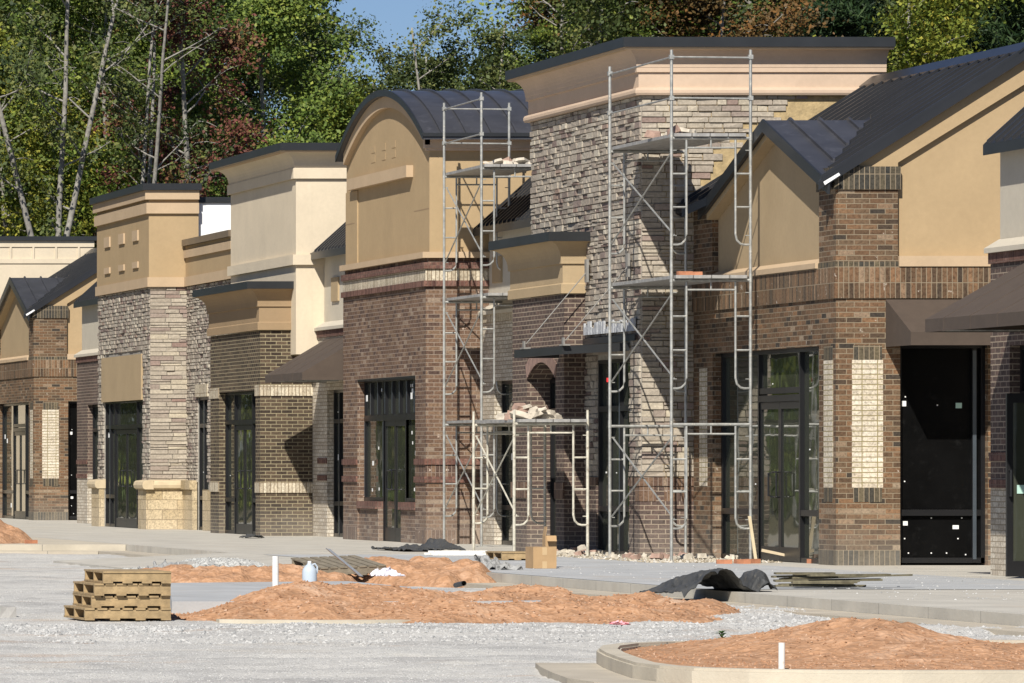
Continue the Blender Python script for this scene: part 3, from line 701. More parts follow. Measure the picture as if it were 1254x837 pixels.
m = MB(); m.box(-.006, .05, -.006, .799, 1.131, 1.329); m.box(.05, W, -.006, .05, 1.131, 1.329); m.box(-.006, .05, -.006, .799, 0, .24); m.box(.05, W, -.006, .05, 0, .24); m.box(-.006, .05, 5.401, L, 0, .24); m.build('soldier_course', B_REDB, t)
az = lambda y: 6.86+.94*(1-((y-3.2)/3.5)**2)
n = 28; ys = [-.3+7.0*i/n for i in range(n+1)]
yw = [i*L/n for i in range(n+1)]
m = MB(); m.prism([(0, 4.88), (L, 4.88)]+[(y, az(y)-.13) for y in reversed(yw)], 'x', .06, .3)
m.box(.301, W, .06, .3, 4.88, 6.9); m.box(.301, W, L-.3, L, 4.32, 6.9); m.build('stucco_wall', TANO, t)
lband(0, W, L, 4.80, 4.90, .07, th=.12).build('stucco_ledge', TRIMT, t)
m = MB(); out = [(y, az(y)-.093) for y in ys]; inn = [(y, az(y)-.093-.20) for y in ys]
m.strip(out[1:-1], inn[1:-1], 'x', -.03, .059)
m.build('arch_band', TRIMT, t)
m = MB(); m.box(-.029, W, -.05, .059, 6.64, 6.80); m.box(.0, W, -.02, .059, 6.60, 6.639); m.box(-.029, W, -.12, .059, 6.801, 6.86); m.build('eaves_band', PINKC, t)
m = MB(); top = [(y, az(y)) for y in ys]; bot = [(y, az(y)-.09) for y in ys]; m.strip(top, bot, 'x', -.10, W)
for k in range(9):
    x = .2+k*.42; m.strip([(y, az(y)+.035) for y in ys], [(y, az(y)) for y in ys], 'x', x-.015, x+.015)
m.build('barrel_roof', ROOFB, t)
m = MB(); m.strip([(y, az(y)+.02) for y in ys], [(y, az(y)-.095) for y in ys], 'x', -.125, -.101); m.box(-.12, W, -.33, -.302, 6.82, 6.88); m.build('fascia', CAP, t)
XF = 21.59; ly = lambda px: Yat(px, XF)-95.9
m = MB(); m.box(-.06, .059, ly(506), ly(433), 6.22, 6.42); m.build('lintel_block', TRIMT, t)
m = MB()
for px in (455, 468, 480):
    for z in (6.95, 6.78): m.box(.054, .0592, ly(px+4.5), ly(px), z-.15, z-.025)
m.build('wall_block', TANO, t)
MB().box(.035, .059, ly(439), 6.56, 4.91, 6.2).build('wall_panel', TANO, t)
storefront(t, 'x', .02, .8, 5.4, .69, 2.84, vb=tuple(.8+.575*i for i in range(1, 8)), hb=((.8, 5.4, 2.20),), seed=44, stick=10) if False else None
MB().box(.0335, .0349, ly(436), 6.56, 5.62, 5.64).build('control_joint', TANB, t); MB().box(.0585, .0598, .02, ly(507), 5.62, 5.64).build('control_joint', TANB, t)
f = MB()
for a, b in ((.8, 2.1), (3.8, 5.4)):
    f.box(.12, .22, a, b, .69, .76); f.box(.12, .22, a, a+.06, .69, 2.84); f.box(.12, .22, b-.06, b, .69, 2.84)
f.box(.118, .22, .8, 5.4, 2.10, 2.20); f.box(.12, .22, .8, 5.4, 2.78, 2.84); f.box(.116, .22, 2.04, 2.1, 0, 2.84); f.box(.116, .22, 3.8, 3.86, 0, 2.84)
for i in range(1, 8): f.box(.11, .21, .8+.575*i-.03, .8+.575*i+.03, 2.2, 2.78)
f.box(.0, .12, .8, 5.4, 2.80, 2.84)
fr = f.build('window_frame', FRAME, t)
e = MB()
for i in range(1, 8): e.box(.106, .109, .8+.575*i-.02, .8+.575*i+.02, 2.22, 2.76)
for u in (.86+.03, 3.83, 5.34): e.box(.108, .111, u-.02, u+.02, .78, 2.08)
e.build('mullion_trim', FRAMEL, fr)
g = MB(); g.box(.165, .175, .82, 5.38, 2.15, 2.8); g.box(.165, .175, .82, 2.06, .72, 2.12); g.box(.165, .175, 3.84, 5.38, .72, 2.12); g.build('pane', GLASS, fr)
st = MB(); rnd = random.Random(9)
for k in range(22):
    u, z = rnd.choice([(rnd.uniform(.95, 2.0), rnd.uniform(.85, 2.0)), (rnd.uniform(3.95, 5.2), rnd.uniform(.85, 2.0)), (rnd.uniform(1, 5.3), rnd.uniform(2.25, 2.7))]); w = rnd.choice([.015, .02, .05]); st.box(.158, .163, u-w, u+w, z-.02, z+.02+w*.8)
for u, z in ((.92, 2.55), (1.55, 2.5), (5.1, 2.5)): st.box(.10, .105, u-.06, u+.06, z-.05, z+.06)
st.build('sticker', PAPER, fr)
d = MB(); a, b, zt = 2.1, 3.8, 2.10; mm = (a+b)/2
for p, q in ((a+.006, mm-.004), (mm+.004, b-.006)):
    d.box(.13, .18, p, p+.06, .01, zt); d.box(.13, .18, q-.06, q, .01, zt); d.box(.13, .18, p+.06, q-.06, .01, .24); d.box(.13, .18, p+.06, q-.06, zt-.1, zt)
do = d.build('door', FRAME, t)
g = MB()
for p, q in ((a+.05, mm-.06), (mm+.06, b-.05)): g.box(.15, .158, p, q, .2, zt-.08)
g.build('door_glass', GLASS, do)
for s in (-1, 1): MB().tube([(.12, mm+s*.045, .9), (.05, mm+s*.045, .9), (.03, mm+s*.2, .92), (.03, mm+s*.2, 1.22), (.05, mm+s*.045, 1.24), (.12, mm+s*.045, 1.24)], .014, 6).build('handle', FRAME, do)

# ------------------------------------------------------------------ 5. grey stone tower with tan top + wing
t = thing('shop_building', 'tan topped grey stone tower with buff block base and pale square blocks, third tower from the left edge', 'building', (20.92, 118.6, 0), 'attached shop units in the row')
t['label'] = 'tan topped grey stone tower with buff block base and small pale squares on its front'
L, W = 6.4, .98
wop = (7.0*0+Yat(176, 20.92)-118.6, Yat(128, 20.92)-118.6, -1, 2.72)
m = MB(); m.wall('x', 0, 0, L, 0, 5.03, .3, [wop]); m.wall('y', 0, .301, .74, 0, 5.03, .3); m.build('base_wall', STONEB, t)
m = MB(); clad(m, 'x', 0, 0, L, .98, 5.03, [wop, (wop[0]+.0, wop[1], 2.70, 3.66)], 17); m.build('stone_cladding', STONE, t, tint=True)
m = MB(); clad(m, 'y', 0, -.02, .76, .98, 5.03, [], 18, wmin=.2, wmax=.5); m.build('stone_cladding', STONEW, t, tint=True)
m = MB(); m.wall('x', -.05, 0, L, 5.04, 7.02, .35); m.wall('y', -.05, -.05, W, 5.04, 7.02, .35) if False else m.box(.3, W, -.05, .3, 5.04, 7.02); m.box(-.05, .3, -.05, 0, 5.04, 7.02); m.box(.3, W, L-.3, L, 0, 7.02); m.box(W-.05, W, .3, L-.3, 0, 7.02); m.build('stucco_wall', TANO, t)
def fb(z0, z1, o, mat, name): lband(-.05, W, L+.02, z0, z1, o, y0=-.05, th=o+.04).build(name, mat, t)
fb(6.84, 7.03, .09, TRIMT, 'stucco_band'); fb(6.55, 6.77, .06, TRIMT, 'stucco_band'); fb(5.03, 5.23, .035, TRIMT, 'stucco_band')
m = MB(); m.box(-.20, W+.04, -.20, L+.1, 7.032, 7.17); m.build('parapet_cap', CAP, t)
for px in (129, 146.5, 163.5):
    y1_, y0_ = Yat(px, 20.87)-118.6, Yat(px+6.5, 20.87)-118.6
    m = MB(); m.box(-.085, -.051, y0_, y1_, 6.04, 6.26); m.box(-.085, -.051, y0_, y1_, 5.47, 5.60); m.build('wall_block', TRIMT, t)
m = MB(); m.box(-.062, -.02, wop[0]-.03, wop[1]+.05, 2.70, 3.66); m.build('sign_panel', TAN, t, 'blank tan stucco sign panel above the door')
m = MB()
for a, b in ((-.12, wop[0]), (wop[1], L+.3)): m.box(-.12, -.001, a, b, 0, .83)
m.box(0, .74, -.12, -.001, 0, .83); m.build('block_base', BLOCK, t)
m = MB()
def roll(a, b, ax):
    pr = [(-.16+.0, .83), (-.20, .86), (-.215, .92), (-.20, .98), (-.16, 1.01), (.02, 1.03), (.02, .83)]
    if ax == 'x': m.prism(pr, 'y', a, b)
    else: m.prism(pr, 'x', a, b)
roll(-.215, wop[0]+.02, 'x'); roll(wop[1]-.02, L+.35, 'x'); m.prism([(-.16, .83), (-.20, .86), (-.215, .92), (-.20, .98), (-.16, 1.01), (.02, 1.03), (.02, .83)], 'x', -.02, .80); m.build('block_coping', plain('buff coping', (.52, .42, .27), .85, .12, 5), t)
storefront(t, 'x', -.08, wop[0], wop[1], 0, 2.72, hb=((wop[0], wop[0]+.9, .66), (wop[1]-1.2, wop[1], .66), (wop[0], wop[1], 2.16)), vb=(wop[1]-.6,), door=(wop[0]+.95, wop[1]-1.25, 2.10), seed=45, stick=10)
# wing towards the cream tower: stone below, tan parapet above
wx = .74; y0w = -5.2
wo = (Yat(254, 21.66)-118.6, Yat(241.5, 21.66)-118.6, -1, 2.72)
m = MB(); m.wall('x', wx+.02, y0w, -.001, 0, 5.03, .3, [wo]); m.build('base_wall', STONEB, t)
m = MB(); clad(m, 'x', wx+.02, y0w, 0, .98, 5.03, [wo], 19, wmin=.12, wmax=.3, hmin=.045, hmax=.09); m.build('stone_cladding', STONE, t, tint=True)
m = MB(); m.box(wx-.03, wx+.25, y0w, -.051, 5.04, 5.93); m.build('stucco_wall', TANO, t)
m = MB(); m.box(wx-.065, wx-.031, y0w, -.06, 5.035, 5.23); m.box(wx-.08, wx-.031, y0w, -.09, 5.62, 5.78); m.build('stucco_band', TRIMT, t)
m = MB(); m.box(wx-.12, wx+.3, y0w, -.1, 5.87, 6.0); m.build('parapet_cap', plain('brown coping', (.16, .12, .08), .5, .1), t)
m = MB(); m.box(wx-.10, wx+.0, wo[1]+.01, -.125, 0, .83); m.box(wx-.10, wx, y0w, wo[0], 0, .83); m.box(wx-.16, wx, wo[1]+.01, -.22, .831, 1.02); m.build('block_base', BLOCK, t)
MB().bx('x', wx+.02, wo[0]-.12, wo[1]+.05, -.06, .0, 2.73, 2.98).build('lintel', B_LITS, t)
storefront(t, 'x', wx-.06, wo[0], wo[1], 0, 2.72, vb=((wo[0]+wo[1])/2,), hb=((wo[0], wo[1], .66), (wo[0], wo[1], 2.14)), seed=46, stick=5)
# white parapet wall of the rear block
t = thing('rear_building', 'plain white wall with dark coping rising behind the tan parapet left of the cream tower', 'building', (21.93, 118.72, 0))
MB().box(0, 4, 0, 4.5, 0, 6.78).build('wall', WHITE, t); MB().box(-.03, 4.05, -.05, 4.5, 6.782, 6.90).build('parapet_cap', CAP, t)
# far cream parapet tower
t = thing('shop_building', 'farthest cream parapet tower, behind the far gabled shop at the left edge', 'building', (20.9, 146.1, 0), 'attached shop units in the row')
W, L = 3.4, 6.4
m = MB(); m.box(0, W, 0, L, 0, 7.08); m.build('stucco_wall', CREAM, t)
m = MB(); m.box(-.03, W+.02, -.03, -.001, 6.92, 7.08); m.box(-.03, W+.02, -.03, -.001, 6.50, 6.62)
for i in range(8): m.box(.1+i*.58, .15+i*.58, -.03, -.001, 6.62, 6.92); 
m.build('stucco_band', CREAM, t)
MB().box(-.1, W+.08, -.1, L+.1, 7.082, 7.19).build('parapet_cap', CAP, t)
# rear block of the shopping centre
t = thing('rear_building', 'long low cream rear block behind the whole row of shops', 'building', (25.2, 60, 0))
MB().box(0, 14, 0, 92, 0, 4.6).build('wall', CREAM, t); MB().box(-.03, 14.1, -.1, 92.1, 4.602, 4.72).build('parapet_cap', CAP, t)

# ------------------------------------------------------------------ 6. scaffolds
def scaffold(X0, Yn, Yf, w, lifts, label, decks, guard=1.15, dirty=False, brace_sides=(0,), post=0.17, skip_post=None, rails=((0, 0, 0, 1), (0, 0, 1, 0))):
    t = thing('scaffolding', label, 'scaffolding', (X0, Yn, 0)); D = Yf-Yn; r = .0215; mat = GALVD if dirty else GALV
    z = .0; lv = [0]
    for h in lifts: lv.append(lv[-1]+h)
    for li, h in enumerate(lifts):
        zb = lv[li]
        for y in (0, D):
            m = MB(); ins = .205
            m.tube([(0, y, zb+.01), (0, y, zb+h-.01)], r, 8); m.tube([(w, y, zb+.01), (w, y, zb+h-.01)], r, 8)
            m.tube([(0, y, zb+h-.03), (w, y, zb+h-.03)], r*.95, 8)
            zt = zb+h-.16
            m.tube([(ins, y, zt), (w-ins, y, zt)], .015, 6); m.tube([(w/2, y, zt), (w/2, y, zb+h-.03)], .012, 6)
            for sx in (0, 1):
                xi = ins if sx == 0 else w-ins; xo = 0 if sx == 0 else w; k = 1 if sx == 0 else -1
                zl = zb+h*.235
                m.tube([(xi, y, zb+h-.05), (xi, y, zl+.14), (xi-k*.02, y, zl+.06), (xi-k*.07, y, zl+.012), (xi-k*.12, y, zl), (xo, y, zl)], .016, 7)
                for zr in (zb+h*.50, zb+h*.735): m.tube([(xi, y, zr), (xo, y, zr)], .0145, 6)
                m.tube([(xo-k*.0, y, zb+h*.30), (xo+k*.07, y, zb+h*.30)], .007, 5); m.tube([(xo, y, zb+h*.9), (xo+k*.07, y, zb+h*.9)], .007, 5)
            if li+1 < len(lifts) or guard: 
                for xx in (0, w): m.tube([(xx, y, zb+h-.06), (xx, y, zb+h+.06)], r*1.18, 8)
            m.build('frame', mat, t)
        for sx in brace_sides:
            x = 0.028 if sx == 0 else w-.028
            for a, b in ((zb+h*.30, zb+h*.9), (zb+h*.9, zb+h*.30)):
                m = MB(); off = .012 if a < b else -.012
                m.tube([(x+off, 0, a), (x+off, D, b)], .0125, 6); m.build('cross_brace', mat, t)
    H = lv[-1]
    if guard:
        for y in (0, D):
            for x in (0, w):
                if (x > 0, y > 0) == skip_post: continue
                m = MB(); m.tube([(x, y, H), (x, y, H+guard)], r, 8); m.box(x-.03, x+.03, y-.03, y+.03, H+guard-.13, H+guard-.07); m.box(x-.03, x+.03, y-.03, y+.03, H+guard*.5-.1, H+guard*.5-.04); m.build('guard_post', mat, t)
        for zz in (H+guard-.1, H+guard*.5-.07):
            for p, q in [((a*w, b*D), (c*w, d*D)) for a, b, c, d in rails]:
                m = MB(); m.tube([(p[0], p[1]-.02, zz), (q[0], q[1]-.02, zz-.01)], .013, 6); m.build('guard_rail', mat, t)
    elif post:
        for y in (0, D):
            for x in (0, w): MB().tube([(x, y, H-.02), (x, y, H+post)], r*.85, 8).build('coupling_pin', mat, t)
    for li, a, b, x0, x1 in decks:
        zt = lv[li]; nP = max(1, int(round((x1-x0)/.26)))
        for i in range(nP):
            p = x0+(x1-x0)*i/nP
            m = MB(); m.box(p+.008, p+(x1-x0)/nP-.008, a, b, zt-.006, zt+.038); m.build('deck_plank', PLANKM, t)
    for x in (0, w):
        for y in (0, D): MB().box(x-.07, x+.07, y-.07, y+.07, 0, .012).tube([(x, y, .012), (x, y, .1)], .016, 6).build('base_plate', mat, t)
    return t, lv
s1, lv1 = scaffold(20.89, 78.1, 81.38, 1.08, (1.90, 1.97, 1.94), 'tallest three lift scaffolding against the stone tower, with red tape on one leg',
     ((2, -.12, 3.45, .02, 1.01), (3, -.05, 3.45, .02, 1.01)), 1.18, brace_sides=(0,), skip_post=(True, True))
MB().tube([(0, 3.37, 2.50), (0, 3.37, 2.56)], .026, 8).build('red_tape', RED, s1)
s2, lv2 = scaffold(21.62, 92.3, 94.95, 1.08, (2.02, 2.04, 2.08), 'three lift scaffolding at the corner of the red brown arched shop', ((1, -.3, 2.75, .05, 1.03), (2, -.2, 2.75, .05, 1.03), (3, -.1, 2.75, .02, 1.06)), 1.2, rails=((0, 0, 0, 1), (0, 1, 1, 1)))
s3, lv3 = scaffold(19.70, 82.1, 84.6, 1.055, (1.94,), 'low single lift scaffolding piled with stones in front of the arched brick bay', ((1, -.15, 2.6, .03, 1.02),), 0, True)

# stones and bricks lying about
def rock(name, sx, sy, sz, seed, mat=None):
    rnd = random.Random(seed); m = MB(); v = []
    for z in (0, 1):
        for (x, y) in ((-1, -1), (0, -1.15), (1, -1), (1.1, 0), (1, 1), (0, 1.1), (-1, 1), (-1.1, 0)):
            k = .85 if z else 1
            v.append((x*sx/2*k*rnd.uniform(.8, 1.1), y*sy/2*k*rnd.uniform(.8, 1.1), z*sz*rnd.uniform(.8, 1.15)))
    m.add(v, [tuple(range(8))[::-1], tuple(range(8, 16))]+[(i, (i+1) % 8, (i+1) % 8+8, i+8) for i in range(8)])
    return m
RK = plain('broken ledge stone', (.46, .41, .33), .9, .25, 9, bstr=.6, bscale=25)
RKP = plain('broken red stone', (.33, .22, .17), .9, .25, 9, bstr=.6, bscale=25)
def pile(n, cx, cy, rx, ry, z0, label, group, seed, hmax=.2, cat='stone', mats=(RK, RK, RKP), size=(.10, .26), surf=None):
    rnd = random.Random(seed); protos = []
    for k in range(n):
        a = rnd.uniform(0, 6.28); q = rnd.random()**.7
        x, y = cx+rx*q*math.cos(a), cy+ry*q*math.sin(a)
        z = z0+hmax*(1-q)*rnd.random() if k > n*.5 else z0
        if surf: z = surf(x, y)-.01
        if len(protos) < 4:
            o = rock('stone', rnd.uniform(*size)*1.4, rnd.uniform(*size), rnd.uniform(.045, .09), seed*10+k).build('stone', mats[k % len(mats)]); protos.append(o)
            o['label'] = label; o['category'] = cat; o['group'] = group
        else:
            p = rnd.choice(protos); o = p.copy(); col.objects.link(o)
        o.location = (x, y, z); o.rotation_euler = (rnd.uniform(-.35, .35), rnd.uniform(-.35, .35), rnd.uniform(0, 6.28))
pile(26, 20.1, 82.9, .42, .9, lv3[1]+.045, 'broken pale stone lying in the heap on the low scaffolding deck', 'stones on the low scaffolding', 5, .2)
pile(20, 22.35, 93.2, .42, .9, lv2[3]+.045, 'flat pale stone lying on the top deck of the scaffolding at the arched shop', 'stones on the arched shop scaffolding', 6, .14)
pile(12, 21.2, 78.9, .3, .8, lv1[3]+.045, 'small pale stone offcut on the top deck of the tallest scaffolding', 'stones on the tallest scaffolding', 7, .08, size=(.08, .2))
pile(30, 21.0, 83.6, .6, 1.1, .0, 'broken stone in the rubble on the pavement below the low scaffolding', 'rubble under the low scaffolding', 8, .10, size=(.05, .15))
pile(26, 21.3, 79.5, .9, 1.2, .0, 'loose stone offcut on the pavement among the legs of the tallest scaffolding', 'offcuts under the tallest scaffolding', 9, .03, size=(.05, .16))
def loose_bricks(pts, label, group):
    p0 = None
    for x, y, z, r in pts:
        if p0 is None:
            p0 = MB().box(-.1, .1, -.045, .045, 0, .06).build('brick', BRICKLOOSE); o = p0; tag(o, label, 'brick', group)
        else: o = p0.copy(); col.objects.link(o)
        o.location = (x, y, z); o.rotation_euler.z = r
loose_bricks([(21.12, 78.3, lv1[2]+.04, .1), (21.32, 78.5, lv1[2]+.04, -.3)], 'orange brick left on the middle deck of the tallest scaffolding', 'bricks on the middle deck')
loose_bricks([(21.0+.26*i+.05*(i % 2), 75.9+.25*(i % 3), .0, .35*(i % 3)-.2) for i in (0, 1, 2, 5, 6)]+[(15.0, 96.5, .0, .3)], 'red brick lying on the pavement near a shop front', 'bricks on the pavement')

# ------------------------------------------------------------------ 7. ground
def ss(a): a = max(0, min(1, a)); return a*a*(3-2*a)
def sheet(x0, x1, y0, y1, z, n=1):
    m = MB(); return m.add([(x0, y0, z), (x1, y0, z), (x1, y1, z), (x0, y1, z)], [(0, 1, 2, 3)])
def fbm(x, y, s=1.0, o=4, sd=0.0): return noise.fractal(Vector((x*s+sd, y*s-sd, sd)), .9, 2.1, o)
def grid(x0, x1, y0, y1, nx, ny, zf, hole=None):
    m = MB(); vs = [(x0+(x1-x0)*i/nx, y0+(y1-y0)*j/ny, 0) for j in range(ny+1) for i in range(nx+1)]
    vs = [(x, y, zf(x, y)) for x, y, _ in vs]
    fs = [(j*(nx+1)+i, j*(nx+1)+i+1, (j+1)*(nx+1)+i+1, (j+1)*(nx+1)+i) for j in range(ny) for i in range(nx)]
    if hole: fs = [f for f in fs if not hole(sum(vs[k][0] for k in f)/4, sum(vs[k][1] for k in f)/4)]
    m.add(vs, fs); return m
GZ = -.15
struct('ground', sheet(-700, 800, -100, 1500, GZ-.07), groundmat('dirt beyond', (.20, .17, .11), (.12, .11, .06), (.26, .22, .14), .3, 5, .5), fix=False)
def gz(x, y):
    z = GZ+.02*fbm(x, y, .5)+.012*fbm(x, y, 2.2)
    z += .05*math.exp(-((y-50.3-.5*math.sin(x*.7))/.8)**2)*ss((x-8)/2)*(.6+.8*fbm(x, y, 1.4, 4, 3))          # windrow of stone in front of the clay
    z += .05*ss(1-((x-15.3)/1.5)**2-((y-56.5)/3.5)**2)
    for c in (41.5, 43.3, 46.2, 47.9): z -= .018*math.exp(-((y-c-.25*(x-9)-.02*(x-9)**2)/.16)**2)-.008*math.exp(-((y-c-.3-.25*(x-9)-.02*(x-9)**2)/.14)**2)
    return z
struct('gravel_lot', grid(-14, 18, 28, 110, 230, 640, gz), GRAVEL, smooth=True, fix=False)
m = MB(); m.box(16.4, 30, 30, 155, -.4, 0); struct('pavement', m, CONC)
struct('pavement', sheet(16.46, 21.2, 60, 84, .004), CONCB, fix=False)
m = MB(); m.box(-20, 16.39, 95.3, 112, -.4, -.001); struct('pavement', m, KERBM)
m = MB(); m.box(15.85, 16.395, 30, 95.2, -.3, GZ+.045); struct('gutter', m, GUTT)
m = MB(); m.box(-20, 15.84, 94.75, 95.29, -.3, GZ+.045); struct('gutter', m, GUTT)
m = MB(); m.prism([(9.85, 54.7), (13.6, 54.7), (13.6, 64.5), (11.4, 63.5)], 'z', -.3, 0); struct('concrete_slab', m, CONCB)
m = MB(); m.prism([(13.7, -.2), (13.7, -.12), (16.39, .004), (16.39, -.2)], 'y', 76, 86); struct('kerb_ramp', m, CONC)
# main clay heap on the traffic island
def d1(x, y):
    cx = (x-12.3)/3.35; yc = 54.3+.25*(x-12.3)*.3; hw = 3.0
    e = 1-max(abs(cx)**3, 0)-((y-yc)/hw)**2+.28*fbm(x, y, .9, 4, 3.1)
    bodyh = ss(e*.9)
    ridge = .22*math.exp(-((y-55.6+.3*math.sin(x*1.3))/.9)**2)*ss((x-9.9)/1.2)+.10*math.exp(-((y-53.2)/.6)**2)
    return GZ-.10+bodyh*(.20+ridge*1.15)+.05*fbm(x, y, 2.2, 5, 1.2)*bodyh+.02*fbm(x, y, 7, 5, .2)*bodyh
struct('clay_heap', grid(8.4, 16.2, 50.4, 59.2, 190, 190, d1), CLAY, smooth=False, fix=False)
def d2(x, y):
    e = 1-((x-13.0)/2.0)**2-((y-68.5)/3.2)**2+.4*fbm(x, y, 1.0, 4, 7)
    return GZ-.1+ss(e)*(.30+.10*fbm(x, y, 1.6, 4, 2))+.03*fbm(x, y, 6, 3)*ss(e)
struct('clay_heap', grid(10.4, 15.4, 64.6, 72.5, 100, 120, d2), CLAY, fix=False)
def d2b(x, y):
    e = 1-((x-15.7)/1.15)**2-((y-71.0)/3.0)**2+.4*fbm(x, y, 1.2, 4, 9)
    return GZ-.1+ss(e)*(.37+.10*fbm(x, y, 1.8, 4, 5))
struct('clay_heap', grid(14.3, 17.1, 67.4, 75, 80, 120, d2b), CLAY, fix=False)
def d3(x, y):
    e = 1-((x-13.6)/1.9)**2-((y-98.3)/2.6)**2+.2*fbm(x, y, 1.2, 4, 4)
    return -.03+ss(e)*.55+.04*fbm(x, y, 3, 4)*ss(e)
struct('clay_heap', grid(11.4, 15.9, 95.4, 101.2, 90, 100, d3), CLAY, fix=False)
# near island, right foreground
OUT = [(26, 36.05), (18, 36.05), (12, 36.05), (11.1, 36.05), (10.6, 36.12), (10.2, 36.3), (9.92, 36.6), (9.8, 37.0), (9.8, 37.6), (9.95, 38.6), (10.12, 39.6), (10.3, 40.5), (10.5, 41.2), (10.8, 41.8), (11.2, 42.2), (11.7, 42.45), (12.4, 42.55), (18, 42.55), (26, 42.55)]
def off(d):
    r = []
    for k, p in enumerate(OUT):
        a, b = OUT[max(k-1, 0)], OUT[min(k+1, len(OUT)-1)]; tx, ty = b[0]-a[0], b[1]-a[1]; l = math.hypot(tx, ty); r.append((p[0]-ty/l*d, p[1]+tx/l*d))
    return r
def ringstrip(a, b, z0, z1, n=None):
    m = MB(); A, B = off(a), off(b); m.strip(A[:n], B[:n], 'z', z0, z1); return m
def inside(x, y, o=-.15):
    q = off(o); c = False
    for k in range(len(q)):
        (x1, y1), (x2, y2) = q[k], q[k-1]
        if (y1 > y) != (y2 > y) and x < (x2-x1)*(y-y1)/(y2-y1)+x1: c = not c
    return c
SGN = 1 if off(.5)[0][1] < OUT[0][1] else -1
_off = off
def off(d): return _off(d*SGN)
km = MB(); A, B, A2, B2 = off(0), off(-.16), off(-.02), off(-.145)
km.strip(A, B, 'z', -.3, -.02); km.strip(A2, B2, 'z', -.0195, 0)
struct('kerb', km, KERBM)
struct('gutter', ringstrip(.42, .002, -.3, GZ+.045, 12), GUTT)
def d4(x, y):
    e = ss((x-10.4)/1.2)*ss((y-36.2)/.9)*ss((42.5-y)/.9)
    h = .22*math.exp(-((x-12.2)/.62)**2-((y-40.6)/1.3)**2)+.07*math.exp(-((x-11.2)/.45)**2-((y-40.8)/1.0)**2)+.05*math.exp(-((x-13.6)/.8)**2-((y-40.0)/1.3)**2)
    return -.05+e*(.02+h+.03*fbm(x, y, 1.1, 5, 2)+.02*fbm(x, y, 5, 4, 8)+.3*max(0, h)*fbm(x, y, 2.4, 4, 6)+.012*abs(fbm(x, y, 11, 3, 3)))
struct('clay_island', grid(10.15, 22, 36.1, 42.45, 260, 150, d4, lambda x, y: not inside(x, y)), CLAY, fix=False)
# partly buried kerb at the main heap
m = MB(); pts = [(9.9+2.0*i/12, 52.55-.30*math.sin(math.pi*i/12)) for i in range(13)]
m.strip(pts, [(x, y+.16) for x, y in pts], 'z', -.3, -.115); struct('kerb', m, KERBM)
m = MB(); pts = [(12.2+1.9*i/8, 54.0-.1*math.sin(math.pi*i/8)) for i in range(9)]
# gravel stones
def chips(n, xr, yr, zf, seed, s=(.008, .028), tintr=(0, 1), dens=None):
    rnd = np.random.default_rng(seed); X = rnd.uniform(*xr, n); Y = yr[0]+(yr[1]-yr[0])*rnd.random(n)**1.3
    v = []; f = []; tt = []
    base = np.array([(1, 0, -.5), (-.5, .87, -.5), (-.5, -.87, -.5), (.2, .1, .8)])
    for k in range(n):
        if dens and not dens(X[k], Y[k]): continue
        sc = rnd.uniform(*s); b = base*sc*rnd.uniform(.7, 1.4, (4, 3))*(1, 1, .6); a = rnd.uniform(0, 6.28); c, s_ = math.cos(a), math.sin(a)
        z = zf(X[k], Y[k])+sc*.3; i = len(v)
        for q in b: v.append((X[k]+q[0]*c-q[1]*s_, Y[k]+q[0]*s_+q[1]*c, z+q[2]))
        f += [(i, i+1, i+3), (i+1, i+2, i+3), (i+2, i, i+3)]; t_ = rnd.uniform(*tintr); tt += [t_]*3
    m = MB(); m.v = v; m.f = f; m.t = tt; return m
CHIPM = tintmat('gravel chips', [(0, (.32, .325, .32)), (.5, (.47, .465, .45)), (1, (.55, .545, .525))], var=0)
def gd(x, y):
    return d1(x, y) < gz(x, y) and not inside(x, y, .6) and not (9.7 < x < 13.7 and 54.6 < y < 64.6)
o = chips(42000, (5.0, 16), (37.5, 66), gz, 1, (.003, .009), dens=gd).build('gravel', CHIPM, tint=True, fix=False); o['kind'] = 'stuff'; o['label'] = 'fine gravel over the lot'
o = chips(26000, (7.5, 16.2), (46.5, 58), gz, 11, (.006, .022), dens=lambda x, y: gd(x, y) and y < 52+max(0, (x-13.5))*3.2 and random.random() < .25+.75*math.exp(-((y-50.5-max(0, x-13.5)*1.5)/1.5)**2)).build('gravel', CHIPM, tint=True, fix=False); o['kind'] = 'stuff'; o['label'] = 'coarser loose gravel along the clay heap'
CLODM = tintmat('clay clods', [(0, (.33, .17, .09)), (.7, (.47, .255, .14)), (1, (.58, .40, .28))], var=0)
o = chips(14000, (9, 16), (50.8, 58.6), d1, 2, (.004, .022), dens=lambda x, y: d1(x, y) > gz(x, y)+.01).build('clay_clods', CLODM, tint=True, fix=False); o['kind'] = 'stuff'; o['label'] = 'clods and pebbles on the orange clay heap'
o = chips(9000, (10.4, 16), (36.4, 42.3), d4, 3, (.003, .014), dens=lambda x, y: inside(x, y, -.2)).build('clay_clods', CLODM, tint=True, fix=False); o['kind'] = 'stuff'; o['label'] = 'clods and pebbles on the near clay island'
o = chips(1500, (20.2, 22.0), (76.5, 85), lambda x, y: .008, 21, (.008, .035)).build('debris', tintmat('splinters and mortar crumbs', [(0, (.22, .18, .12)), (.6, (.48, .42, .32)), (1, (.66, .62, .55))], var=0), tint=True, fix=False); o['kind'] = 'stuff'; o['label'] = 'splinters and mortar crumbs on the pavement under the scaffolds'
o = chips(500, (17, 21.5), (55, 76), lambda x, y: .008, 22, (.004, .016)).build('debris', CHIPM, tint=True, fix=False); o['kind'] = 'stuff'; o['label'] = 'scattered grit on the pavement'
